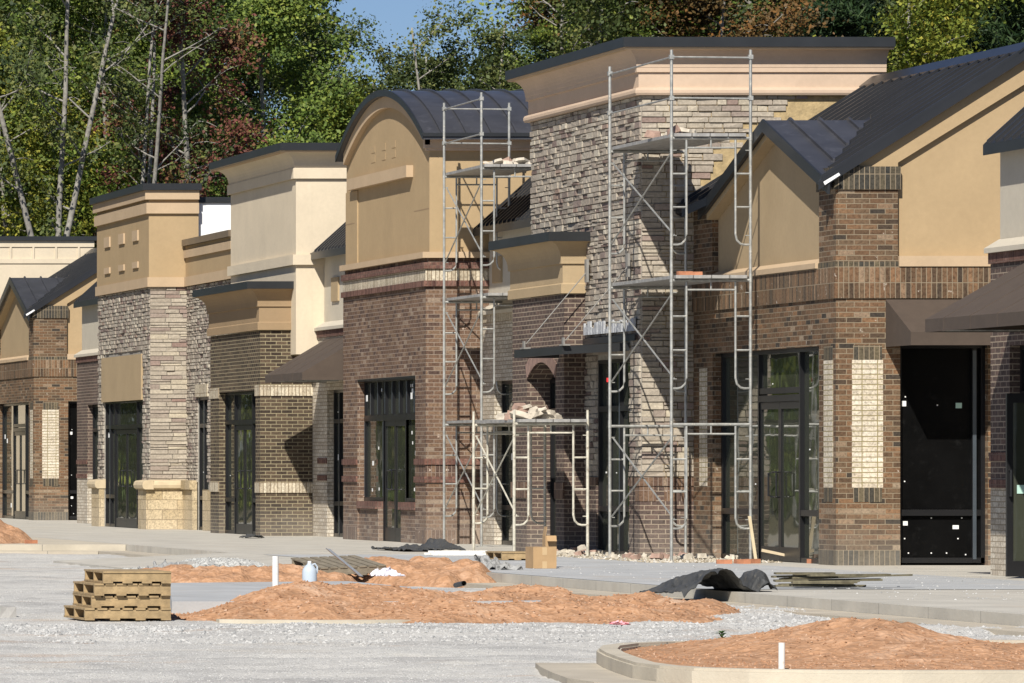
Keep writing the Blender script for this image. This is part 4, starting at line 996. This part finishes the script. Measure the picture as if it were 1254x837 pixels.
# grey rubble on the ramp
o = chips(5000, (13.6, 15.2), (75.5, 79.5), lambda x, y: GZ+.02+.16*ss(1-((x-14.6)/.8)**2-((y-77.5)/1.9)**2), 4, (.012, .04)).build('rubble_heap', tintmat('grey rubble', [(0, (.3, .3, .29)), (1, (.56, .56, .53))], var=0), tint=True, fix=False)
o['kind'] = 'stuff'; o['label'] = 'broken grey concrete rubble heaped on the kerb ramp'

# ------------------------------------------------------------------ 8. things lying on the ground
def pallet(loc, rz, label, group, rx=0, ry=0, wood=WOOD, w=1.02, d=1.15, h=.112):
    t = thing('pallet', label, 'pallet', loc, group, rz); t.rotation_euler = (rx, ry, rz)
    for y in (.03, d/2, d-.06):
        MB().box(0, w, y-.02, y+.02, .017, h-.017).build('stringer', wood, t)
    for i in range(7):
        x = i*(w-.09)/6; MB().box(x, x+.09, 0, d, h-.017, h).build('deck_board', wood, t)
    for i in range(4):
        x = i*(w-.09)/3; MB().box(x, x+.09, 0, d, 0, .017).build('base_board', wood, t)
    return t
PX = Xat(104, 53.0)
names = ['bottom', 'second lowest', 'second highest', 'top']
offs = [(0, 0, .01, .80), (.07, .05, -.01, .73), (.09, .01, .01, .71), (.17, 0, -.01, .63)]
for i in range(4):
    pallet((PX+offs[i][0], 53.0+offs[i][1], GZ+.015+i*.114), offs[i][2], '%s wooden pallet in the stack of four on the gravel, lower left' % names[i], 'stacked pallets', w=offs[i][3])
pallet((Xat(385, 70.0), 69.6, GZ+.10), .12, 'weathered pallet lying tilted on clay beside the plastic jug', 'pallets on the clay', rx=.09, ry=-.04, wood=WOODG, w=.82)
pallet((Xat(600, 79.3), 78.6, .01), .02, 'small pale pallet on the pavement left of the cardboard box', 'pallets on the pavement', w=.62, d=.9, h=.11)
# cardboard
def carton(loc, w, d, h, rz, label, openf):
    t = thing('cardboard_box', label, 'box', loc, 'cardboard boxes', rz)
    b = MB()
    if openf:
        b.wall('y', 0, 0, w, 0, h, .006); b.wall('y', d-.006, 0, w, 0, h, .006); b.wall('x', 0, .007, d-.007, 0, h, .006); b.wall('x', w-.006, .007, d-.007, 0, h, .006); b.box(.007, w-.007, .007, d-.007, .001, .006)
    else: b.box(0, w, 0, d, 0, h)
    b.build('carton', CARD, t)
    if openf:
        MB().prism([(0, h), (-.07, h-.07), (-.075, h-.066), (-.004, h+.005)], 'x', .01, w-.01).build('flap', CARD, t)
        MB().prism([(0, h), (.02, h+.12), (.026, h+.12), (.006, h)], 'y', .01, d-.01).build('flap', CARD, t)
    else: MB().box(w/2-.03, w/2+.03, -.0025, d+.0025, h-.0025+.0, h+.0025).box(w/2-.03, w/2+.03, -.0025, -.0005, h-.1, h).box(w/2-.03, w/2+.03, -.0025, -.0005, 0, .09).build('tape', TAPE, t)
    return t
yb = 1.28*FP/(697-HZ)
carton((Xat(653, yb), yb, .006), .29, .36, .27, .03, 'closed brown cardboard box on the pavement before the low scaffolding', False)
carton((Xat(668, yb+.9), yb+.9, .006), .14, .2, .40, -.05, 'narrow open cardboard box standing behind the closed one', True)
# jug
t = thing('plastic_jug', 'translucent white plastic water jug standing on the orange clay', 'jug', (Xat(379, 62), 62.0, Zat(715, 62)-.01))
m = MB(); prof = [(.0, 0), (.075, 0), (.08, .02), (.08, .14), (.072, .17), (.045, .205), (.025, .22), (.022, .235)]; n = 16
for i in range(len(prof)-1):
    (r0, z0), (r1, z1) = prof[i], prof[i+1]
    for k in range(n):
        a, b = 2*math.pi*k/n, 2*math.pi*(k+1)/n
        m.add([(r0*math.cos(a), r0*math.sin(a), z0), (r0*math.cos(b), r0*math.sin(b), z0), (r1*math.cos(b), r1*math.sin(b), z1), (r1*math.cos(a), r1*math.sin(a), z1)], [(0, 1, 2, 3)])
m.build('bottle', LTH, t, smooth=True); MB().tube([(.03, 0, .215), (.06, 0, .225), (.085, 0, .19), (.08, 0, .12)], .010, 7).build('handle', LTH, t); MB().tube([(0, 0, .235), (0, 0, .255)], .02, 10).build('cap', PAPER, t)
# pipe stubs
yp = 56.2; o = MB().tube([(0, 0, -.2), (0, .01, .36)], .031, 14).build('pipe', PVC); tag(o, 'tall white plastic pipe standing up from the clay heap', 'pipe', None, (Xat(337.5, yp), yp, .05))
yp = 37.4; o = MB().tube([(0, 0, -.1), (0.002, 0, .135)], .021, 14).build('pipe', PVC); tag(o, 'short dirty white pipe stub in the near clay island', 'pipe', None, (Xat(957, yp), yp, .0))
yp = 59.5; o = MB().tube([(0, 0, 0), (.03, .5, -.03)], .026, 14, cap=False).build('pipe', TARPM); tag(o, 'black pipe end poking out of the clay heap', 'pipe', None, (Xat(541, yp), yp-1.0, Zat(711, yp)-.01))
# small weed
t = thing('weed', 'small green weed growing at the edge of the near clay island', 'plant', (Xat(884, 42.1), 42.1, 0.0))
m = MB(); rnd = random.Random(3)
for k in range(26):
    a = rnd.uniform(0, 6.28); l = rnd.uniform(.02, .07); z = rnd.uniform(0, .06); w = .012
    c, s = math.cos(a), math.sin(a); m.add([(0, 0, z), (c*l*.5-s*w, s*l*.5+c*w, z+.025), (c*l, s*l, z+.02), (c*l*.5+s*w, s*l*.5-c*w, z+.025)], [(0, 1, 2, 3)])
m.build('leaf_tuft', plain('weed green', (.06, .13, .03), .7, .3, 20), t, fix=False)
# sheets and tarps: crumpled cloth with thickness
def cloth(name, loc, lx, ly_, hf, mat, label, cat, rz=0, n=52, th=.006, seed=1.0):
    m = MB(); V = []
    for j in range(n+1):
        for i in range(n+1):
            u, v = i/n, j/n
            e = 1+.12*fbm(u*3, v*3, 1, 3, seed)
            V.append(((u-.5)*lx*e+.05*fbm(u, v, 5, 3, seed), (v-.5)*ly_*e+.05*fbm(u, v, 5, 3, seed+4), max(.004, hf(u, v))))
    k = len(V); V2 = [(x, y, z+th) for x, y, z in V]
    F_ = []
    for j in range(n):
        for i in range(n):
            a = j*(n+1)+i; q = (a, a+1, a+n+2, a+n+1); F_.append(tuple(x+k for x in q)); F_.append(q[::-1])
    m.add(V+V2, F_); o = m.build(name, mat, fix=False); o.location = loc; o.rotation_euler.z = rz; o['label'] = label; o['category'] = cat
    return o
def th1(u, v):
    hump = .27*math.exp(-((u-.42)/.27)**2)*(1-.35*v)+.24*math.exp(-((u-.90)/.10)**2-((v-.35)/.4)**2)
    fold = .06*abs(math.sin(8*u+2.5*v+1.5*fbm(u, v, 2, 2, 3)))
    return hump+fold*(1-v*.3)+.02+.05*abs(fbm(u, v, 5, 4, 6))
cloth('tarp', (Xat(866, 59.6), 59.5, GZ+.04), .95, 1.5, th1, TARPM, 'crumpled black plastic tarp draped over the right end of the clay heap', 'tarp', seed=2.2)
cloth('plastic_sheet', (Xat(515, 88), 88.0, .003), 1.0, 2.2, lambda u, v: .10*abs(fbm(u, v, 3, 5, 3))+.14*math.exp(-((u-.75)/.15)**2-((v-.5)/.3)**2)+.005, TARPM, 'flat crumpled black sheet on the pavement at the foot of the arched shop scaffolding', 'plastic sheet', seed=5.5)
cloth('plastic_sheet', (Xat(306, 104), 103.8, .003), .32, .8, lambda u, v: .05*abs(fbm(u, v, 3, 4, 3))+.06*u*(1-u)*2, TARPM, 'small dark scrap of sheet on the pavement before the cream tower doors', 'plastic sheet', seed=6.5)
cloth('plastic_bag', (Xat(467, 68.5), 68.2, Zat(706, 68.2)), .34, .4, lambda u, v: .06*abs(fbm(u, v, 3, 5, 8))+.06*math.sin(math.pi*u)*math.sin(math.pi*v), BAG, 'crumpled pale plastic bag beside the weathered pallet', 'plastic bag', seed=8.1, n=30)
cloth('plastic_sheet', (Xat(604, 72), 71.8, Zat(700, 71.8)), .48, .7, lambda u, v: .13*abs(fbm(u, v, 3, 5, 1))+.16*(1-u)*math.sin(math.pi*v), BRK := plain('grey rag', (.28, .28, .27), .8, .3, 8), 'grey crumpled scrap of sheet at the end of the small clay ridge', 'plastic sheet', seed=9.3, n=30)
cloth('paper_scrap', (Xat(752, 51), 50.8, GZ+.03), .12, .2, lambda u, v: .04*abs(fbm(u, v, 3, 4, 2)), plain('pink scrap', (.75, .35, .38), .6, .3, 9), 'pink and white paper scrap on the gravel in front of the clay heap', 'litter', n=10)
cloth('plastic_sheet', (Xat(188, 74), 73.5, GZ+.05), .42, .9, lambda u, v: .12*abs(fbm(u, v, 3, 4, 2))+.10*u, BRK, 'grey bent scrap lying on the gravel left of the kerb ramp', 'plastic sheet', n=24, seed=3.3)
# metal channels
t = thing('metal_channel', 'bent grey metal channel leaning over the weathered pallet', 'metal channel', (Xat(441, 68.6), 68.6, Zat(706, 68.6)))
m = MB(); m.prism([(0, 0), (.04, 0), (-.36, .33), (-.40, .33)], 'y', 0, .008); m.prism([(0, 0), (.006, .006), (-.394, .336), (-.40, .33)], 'y', .0081, .07); m.build('channel', STEEL, t)
for i in range(3):
    o = MB().box(0, .86, 0, .04, 0, .008).box(0, .86, 0, .003, .008, .03).box(0, .86, .037, .04, .008, .03).build('metal_channel', PVC)
    tag(o, 'pale metal wall stud lying in the bundle on the pavement by the arched shop scaffolding', 'metal channel', 'bundle of studs', (Xat(530, 83)+.02*i, 83+i*.35, .035*(i % 2)+.006)); o.rotation_euler.z = .03*i
# loose planks at the tarp
rnd = random.Random(12)
for i in range(13):
    l = rnd.uniform(.6, 1.35); o = MB().box(0, l, -.05, .05, 0, .02).build('plank', WOODD)
    tag(o, 'dark split plank in the loose heap on the pavement right of the black tarp', 'plank', 'loose planks by the tarp', (Xat(935, 61)+rnd.uniform(-.1, .35), 60.0+rnd.uniform(0, 1.9), .004+.012*i)); o.rotation_euler = (rnd.uniform(-.1, .1), -.03*rnd.random(), rnd.uniform(-.25, .3))
o = MB().prism([(0, 0), (.04, 0), (-.05, .62), (-.09, .62)], 'y', 0, .02).build('plank', plain('fresh split wood', (.6, .5, .33), .8, .15)); tag(o, 'fresh splintered board leaning against the near leg of the tallest scaffolding', 'plank', None, (21.97, 77.9, .0))
o = MB().prism([(0, .04), (0, 0), (.62, .0), (.64, .03)], 'y', 0, .03).build('plank', plain('fresh split wood 2', (.55, .45, .3), .8, .15)); tag(o, 'pale board lying from the scaffolding leg towards the shop door', 'plank', None, (21.98, 77.6, .0)); o.rotation_euler = (0, .2, 0); o.location.z = .14

# concrete blocks bits
for i, (px, py, s, lb_) in enumerate(((230, 703, .2, 'square grey concrete block on the clay left of the rubble on the ramp'), (8, 757, .16, 'grey stone lump on the gravel at the left edge'), (218, 752, .1, 'small grey concrete chunk at the right end of the pallet stack'))):
    Y = (CH-GZ)*FP/(py-HZ+.0)
    o = rock('stone', s*1.2, s, s*.8, 70+i).build('stone', plain('grey concrete lump %d' % i, (.33, .32, .30), .9, .2, 9)); tag(o, lb_, 'stone', None, (Xat(px, Y), Y, GZ-.01))

# ------------------------------------------------------------------ 9. trees
BARK = plain('pale grey bark', (.24, .225, .195), .9, .35, 6, bstr=.6, bscale=14, dirt=(.13, .12, .10)); BARKD = plain('dark bark', (.10, .08, .06), .95, .3, 6, bstr=.6, bscale=14)
def leafm(name, lo, mid, hi): return tintmat(name, [(0, lo), (.5, mid), (1, hi)], rough=.6, var=0, trans=.25)
LM = dict(green=leafm('leaf green', (.04, .075, .016), (.13, .19, .034), (.31, .35, .065)),
          yellow=leafm('leaf yellow green', (.07, .11, .018), (.20, .24, .035), (.44, .38, .06)),
          dark=leafm('leaf dark', (.032, .052, .018), (.09, .12, .035), (.23, .23, .065)),
          red=leafm('leaf red', (.07, .025, .018), (.17, .058, .042), (.21, .16, .05)),
          rust=leafm('leaf rust', (.045, .04, .014), (.12, .075, .025), (.24, .11, .03)),
          pine=leafm('pine needles', (.012, .028, .012), (.028, .058, .018), (.06, .095, .028)))
def make_tree(kind, seed, H=17.0, Rc=3.6, nclump=260, nleaf=125, lsz=.062, zlo=.25, trunk_r=.17, fork=1, bark=BARK, sparse=1.0):
    rng = np.random.default_rng(seed); rnd = random.Random(seed)
    wood = MB(); tips = []
    for fk in range(fork):
        lean = Vector(((fk-(fork-1)/2)*.24+rnd.uniform(-.05, .05), rnd.uniform(-.08, .08), 1)) if fork > 1 else Vector((rnd.uniform(-.03, .03), rnd.uniform(-.03, .03), 1))
        pts = []; p = Vector((rnd.uniform(-.15, .15)*(fork > 1), 0, 0)); n = 12
        for i in range(n+1):
            pts.append(p.copy()); bend = Vector((rnd.uniform(-.13, .13), rnd.uniform(-.1, .1), 0)) if i % 2 == 0 else bend*.6; ln_ = lean if (fork < 3 or i > 4) else Vector((lean.x*.15, lean.y*.15, 1)); p = p+(ln_+bend*(.5 if fork > 2 else 1))*(H*.95/n)
        wood.tube(pts, trunk_r, 8, r2=.03)
        nb = int(26/fork)
        for b in range(nb):
            f = zlo+(.97-zlo)*(b+rnd.random())/nb; k = f*n; i = min(int(k), n-1); s = pts[i].lerp(pts[i+1], k-i)
            a = rnd.uniform(0, 6.28); env = Rc*(math.sin(math.pi*min(1, (f-zlo)/(1.08-zlo))**.75)*.85+.22) if kind != 'pine' else Rc*(1.05-f)*1.35+.4
            ln = env*rnd.uniform(.65, 1.1); up = rnd.uniform(.35, .9) if kind != 'pine' else rnd.uniform(-.05, .3)
            q = [s]; d = Vector((math.cos(a), math.sin(a), up)).normalized(); c = s.copy()
            for j in range(5):
                d = (d+Vector((rnd.uniform(-.22, .22), rnd.uniform(-.22, .22), rnd.uniform(-.05, .15)))).normalized(); c = c+d*ln/5; q.append(c.copy())
                if j >= 1: tips.append((c.copy(), .35+.3*rnd.random()))
                if j >= 1 and rnd.random() < .8:
                    e = c+Vector((rnd.uniform(-1, 1), rnd.uniform(-1, 1), rnd.uniform(-.3, .7)))*ln*.3
                    wood.tube([c, (c+e)/2+Vector((0, 0, .05)), e], .018, 4, cap=False, r2=.008); tips.append((e, .4)); tips.append(((c+e)/2, .3))
            wood.tube(q, max(.03, trunk_r*.42*(1.1-f)), 5, cap=False, r2=.012)
    T = np.array([list(a[0]) for a in tips]); 
    idx = rng.integers(0, len(T), nclump)
    C = T[idx]+rng.normal(0, .30, (nclump, 3)); sz = rng.uniform(.28, .62, nclump)
    nl = int(nleaf*sparse)
    P = np.repeat(C, nl, 0)+rng.normal(0, 1, (nclump*nl, 3))*np.repeat(sz, nl)[:, None]*np.array([.62, .62, .42])
    n = len(P); nn = np.array([-.2, -.45, .75])+rng.normal(0, .62, (n, 3)); nn /= np.linalg.norm(nn, axis=1)[:, None]
    a = rng.normal(0, 1, (n, 3)); a -= (a*nn).sum(1)[:, None]*nn; a /= np.linalg.norm(a, axis=1)[:, None]; b = np.cross(nn, a)
    s = rng.uniform(.45, 1.45, n)[:, None]*lsz
    if kind == 'pine': a *= s*1.7; b *= s*.28
    else: a *= s; b *= s*.72
    V = np.stack([P-a, P+b*.9, P+a, P-b*.9], 1).reshape(-1, 3)
    me = bpy.data.meshes.new('crown'); me.vertices.add(4*n); me.vertices.foreach_set('co', V.ravel().astype(np.float32))
    me.loops.add(4*n); me.loops.foreach_set('vertex_index', np.arange(4*n, dtype=np.int32)); me.polygons.add(n); me.polygons.foreach_set('loop_start', np.arange(0, 4*n, 4, dtype=np.int32))
    me.update(calc_edges=True)
    cl = np.repeat(rng.normal(.45, .2, nclump), nl)+rng.normal(0, .16, n)
    at = me.attributes.new('tint', 'FLOAT', 'FACE'); at.data.foreach_set('value', np.clip(cl, 0, 1).astype(np.float32))
    me.materials.append(LM[kind]); me.validate()
    root = thing('tree', '', 'tree', (0, 0, 0)); 
    wood.build('trunk', bark, root, smooth=True, fix=False)
    o = bpy.data.objects.new('crown', me); col.objects.link(o); o.parent = root
    return root
protos = dict(
    green=make_tree('green', 1, nclump=340), green2=make_tree('green', 2, 18, 4.0, 360), yellow=make_tree('yellow', 3, 15, 3.4, 330, zlo=.15),
    red=make_tree('red', 4, 16, 2.6, 170, 90), dark=make_tree('dark', 5, 19, 3.8, 320), sparse=make_tree('dark', 6, 18, 3.0, 240, 90, fork=2, trunk_r=.14),
    bare=make_tree('dark', 7, 18, 2.7, 110, 60, fork=3, trunk_r=.125, zlo=.45), rust=make_tree('rust', 8, 17, 3.4, 300), pine=make_tree('pine', 9, 19, 3.2, 360, 110, .10, zlo=.3, bark=BARKD))
used = set()
def plant(kind, px, Y, sc, label, rz=0, group=None):
    X = Xat(px, Y); p = protos[kind]
    g = group or 'trees in the wood behind the shops'
    if kind not in used:
        used.add(kind); p.location = (X, Y, GZ-.05); p.rotation_euler.z = rz; p.scale = (sc,)*3; p['label'] = label; p['group'] = g; return p
    return dup(p, (X, Y, GZ-.05), rz, label, g, scale=(sc,)*3)
front = [
 ('bare', 60, 151, 1.0, 'tall tree with several bare pale grey trunks above the far gabled shop', 0),
 ('yellow', 8, 160, .95, 'low yellow green tree at the left edge of the wood', 1),
 ('yellow', 40, 166, .85, 'yellow green tree behind the bare pale trunks at far left', 2),
 ('red', 245, 154, .97, 'big dark red maple above the grey stone tower', 0),
 ('red', 125, 163, .60, 'smaller dull red maple behind the far cream parapet', 2.2),
 ('bare', 168, 152, .86, 'thin bare pale tree rising left of the red maple', 1.4),
 ('green', 348, 156, .93, 'large bright green tree left of the sky gap above the cream tower', 0),
 ('green2', 275, 166, .98, 'green tree between the red maple and the large bright green tree', 1),
 ('yellow', 395, 157, .78, 'yellow tinged low tree just above the cream tower roof', 3),
 ('sparse', 550, 158, .80, 'thin leaved dark tree with pale trunks above the barrel roof', 0),
 ('sparse', 520, 165, .74, 'dark open crowned tree behind the left side of the barrel roof', 2),
 ('sparse', 580, 161, .74, 'thin leaved dark tree right of the pale trunked one above the barrel roof', 3.3),
 ('rust', 500, 168, .66, 'low rusty tree at the foot of the sky gap', 2.6),
 ('green', 130, 160, .95, 'mid green tree behind the thin bare tree at upper left', 1.9),
 ('green2', 735, 160, .93, 'broad green tree over the left end of the peach cornice', 2.5),
 ('sparse', 700, 157, .93, 'tree with pale trunk among green leaves above the peach cornice', 4),
 ('green', 800, 166, 1.0, 'mid green tree behind the middle of the peach cornice', 2),
 ('rust', 905, 158, .98, 'rust coloured tree above the right scaffolding', 0),
 ('dark', 985, 165, .95, 'dark green tree between the rust tree and the yellow tree', 0),
 ('yellow', 1105, 152, 1.0, 'bright yellow green tree at the right end of the peach cornice', 4.4),
 ('pine', 1010, 160, .95, 'dark pine behind the right part of the peach cornice', 0),
 ('pine', 1205, 156, 1.0, 'dark pine above the big sloping roof at upper right', 1.2),
 ('pine', 1265, 162, 1.05, 'dark pine at the right edge of the wood', 3),
 ('rust', 1150, 168, .9, 'rust brown tree half hidden behind the pines at right', 2),
]
for k, px, Y, sc, lb_, rz in front: plant(k, px, Y, sc, lb_, rz)
rnd = random.Random(77)
cyc = ['dark', 'green', 'rust', 'dark', 'green2', 'dark', 'sparse', 'green2', 'dark']
lab = {'dark': 'dark green tree deep in the wood behind the front row', 'green': 'mid green tree deep in the wood behind the front row', 'rust': 'rust brown tree deep in the wood behind the front row', 'green2': 'mid green tree deep in the wood behind the front row', 'sparse': 'thin leaved dark tree deep in the wood behind the front row'}
gaps = ((432, 480), (592, 628))
k = 0
for Y, step in ((174, 74), (186, 66)):
    px = -60+(Y-170)*2
    while px < 1330:
        x = px+rnd.uniform(-12, 12)
        if not any(a-105 < x < b+85 for a, b in gaps):
            plant(cyc[k % 9], x, Y+rnd.uniform(-3, 3), rnd.uniform(.95, 1.12), lab[cyc[k % 9]], rnd.uniform(0, 6), 'deep wood ' + cyc[k % 9].replace('2', ''))
        k += 1; px += step
for i, (px, Y, sc) in enumerate(((455, 180, .70), (612, 178, .74), (500, 184, .74), (570, 186, .76), (660, 182, .86), (375, 183, .85), (410, 184, .76), (535, 180, .80), (486, 178, .66))):
    plant('dark', px, Y, sc, lab['dark'], i*1.3, 'deep wood dark')
# the wood carries on to the left of the frame (mirrored in the shop windows)
for i in range(16):
    kd = ['green', 'dark', 'yellow', 'green2', 'rust'][i % 5]
    X = -34+i*3.5; Y = 158+rnd.uniform(-4, 8)
    p = dup(protos[kd], (X, Y, GZ-.05), i*.9, 'tree of the wood standing left of the shops outside the picture', 'wood left of the picture', scale=(1, 1, 1))

rng = np.random.default_rng(5)
def thicket(x0, x1, y0, y1, h, n, seed):
    rng = np.random.default_rng(seed)
    P = np.stack([rng.uniform(x0, x1, n), rng.uniform(y0, y1, n), rng.random(n)*h], 1); P[:, 2] *= .75+.25*np.sin(P[:, 0]*1.1)*np.cos(P[:, 0]*.37)
    a = rng.normal(0, 1, (n, 3)); a /= np.linalg.norm(a, axis=1)[:, None]; b = rng.normal(0, 1, (n, 3)); b -= (a*b).sum(1)[:, None]*a; b /= np.linalg.norm(b, axis=1)[:, None]
    s_ = rng.uniform(.12, .3, n)[:, None]; a *= s_; b *= s_*.7
    V = np.stack([P-a, P+b, P+a, P-b], 1).reshape(-1, 3); me = bpy.data.meshes.new('undergrowth'); me.vertices.add(4*n); me.vertices.foreach_set('co', V.ravel().astype(np.float32))
    me.loops.add(4*n); me.loops.foreach_set('vertex_index', np.arange(4*n, dtype=np.int32)); me.polygons.add(n); me.polygons.foreach_set('loop_start', np.arange(0, 4*n, 4, dtype=np.int32)); me.update(calc_edges=True)
    at = me.attributes.new('tint', 'FLOAT', 'FACE'); at.data.foreach_set('value', rng.random(n).astype(np.float32)); me.materials.append(LM['green']); me.validate()
    o = bpy.data.objects.new('undergrowth', me); col.objects.link(o); o['kind'] = 'stuff'; o['label'] = 'bushes and saplings under the trees of the wood'
thicket(-60, 24, 166, 172, 7.5, 60000, 5)
thicket(24, 60, 168, 174, 7.5, 26000, 6)

# ------------------------------------------------------------------ 10. light, sky, camera
w = bpy.data.worlds.new('World'); scene.world = w; w.use_nodes = True
nt = w.node_tree; bg = nt.nodes['Background']
sky = nt.nodes.new('ShaderNodeTexSky'); sky.sky_type = 'NISHITA'; sky.sun_disc = False
to_sun = Vector((-.48, -1, .95)).normalized()
sky.sun_elevation = math.asin(to_sun.z); sky.sun_rotation = math.atan2(to_sun.x, to_sun.y)
sky.air_density = .8; sky.dust_density = .1; sky.ozone_density = 3.5
tint = nt.nodes.new('ShaderNodeMix'); tint.data_type = 'RGBA'; tint.blend_type = 'MULTIPLY'; tint.inputs[0].default_value = 1; tint.inputs[7].default_value = (.88, .94, 1.12, 1)
nt.links.new(sky.outputs[0], tint.inputs[6]); nt.links.new(tint.outputs[2], bg.inputs[0]); bg.inputs[1].default_value = .05
ld = bpy.data.lights.new('sun', 'SUN'); ld.energy = 5.0; ld.angle = R(.5); ld.color = (1, .95, .87)
lo = bpy.data.objects.new('sun', ld); col.objects.link(lo); lo.rotation_euler = (-to_sun).to_track_quat('-Z', 'Y').to_euler(); lo.location = (0, 0, 60)
cd = bpy.data.cameras.new('camera'); cd.sensor_width = 36; cd.sensor_fit = 'HORIZONTAL'; cd.lens = 36*FP/1254; cd.clip_start = .5; cd.clip_end = 3000
cd.shift_x = (627-XV)/1254; cd.shift_y = (HZ-418.5)/1254
co = bpy.data.objects.new('camera', cd); col.objects.link(co); co.location = (0, 0, CH); co.rotation_euler = (R(90), 0, 0); scene.camera = co
vs = scene.view_settings; vs.view_transform = 'Standard'; vs.look = 'None'; vs.exposure = .34; vs.gamma = 1; vs.use_curve_mapping = False
scene.render.engine = 'CYCLES'
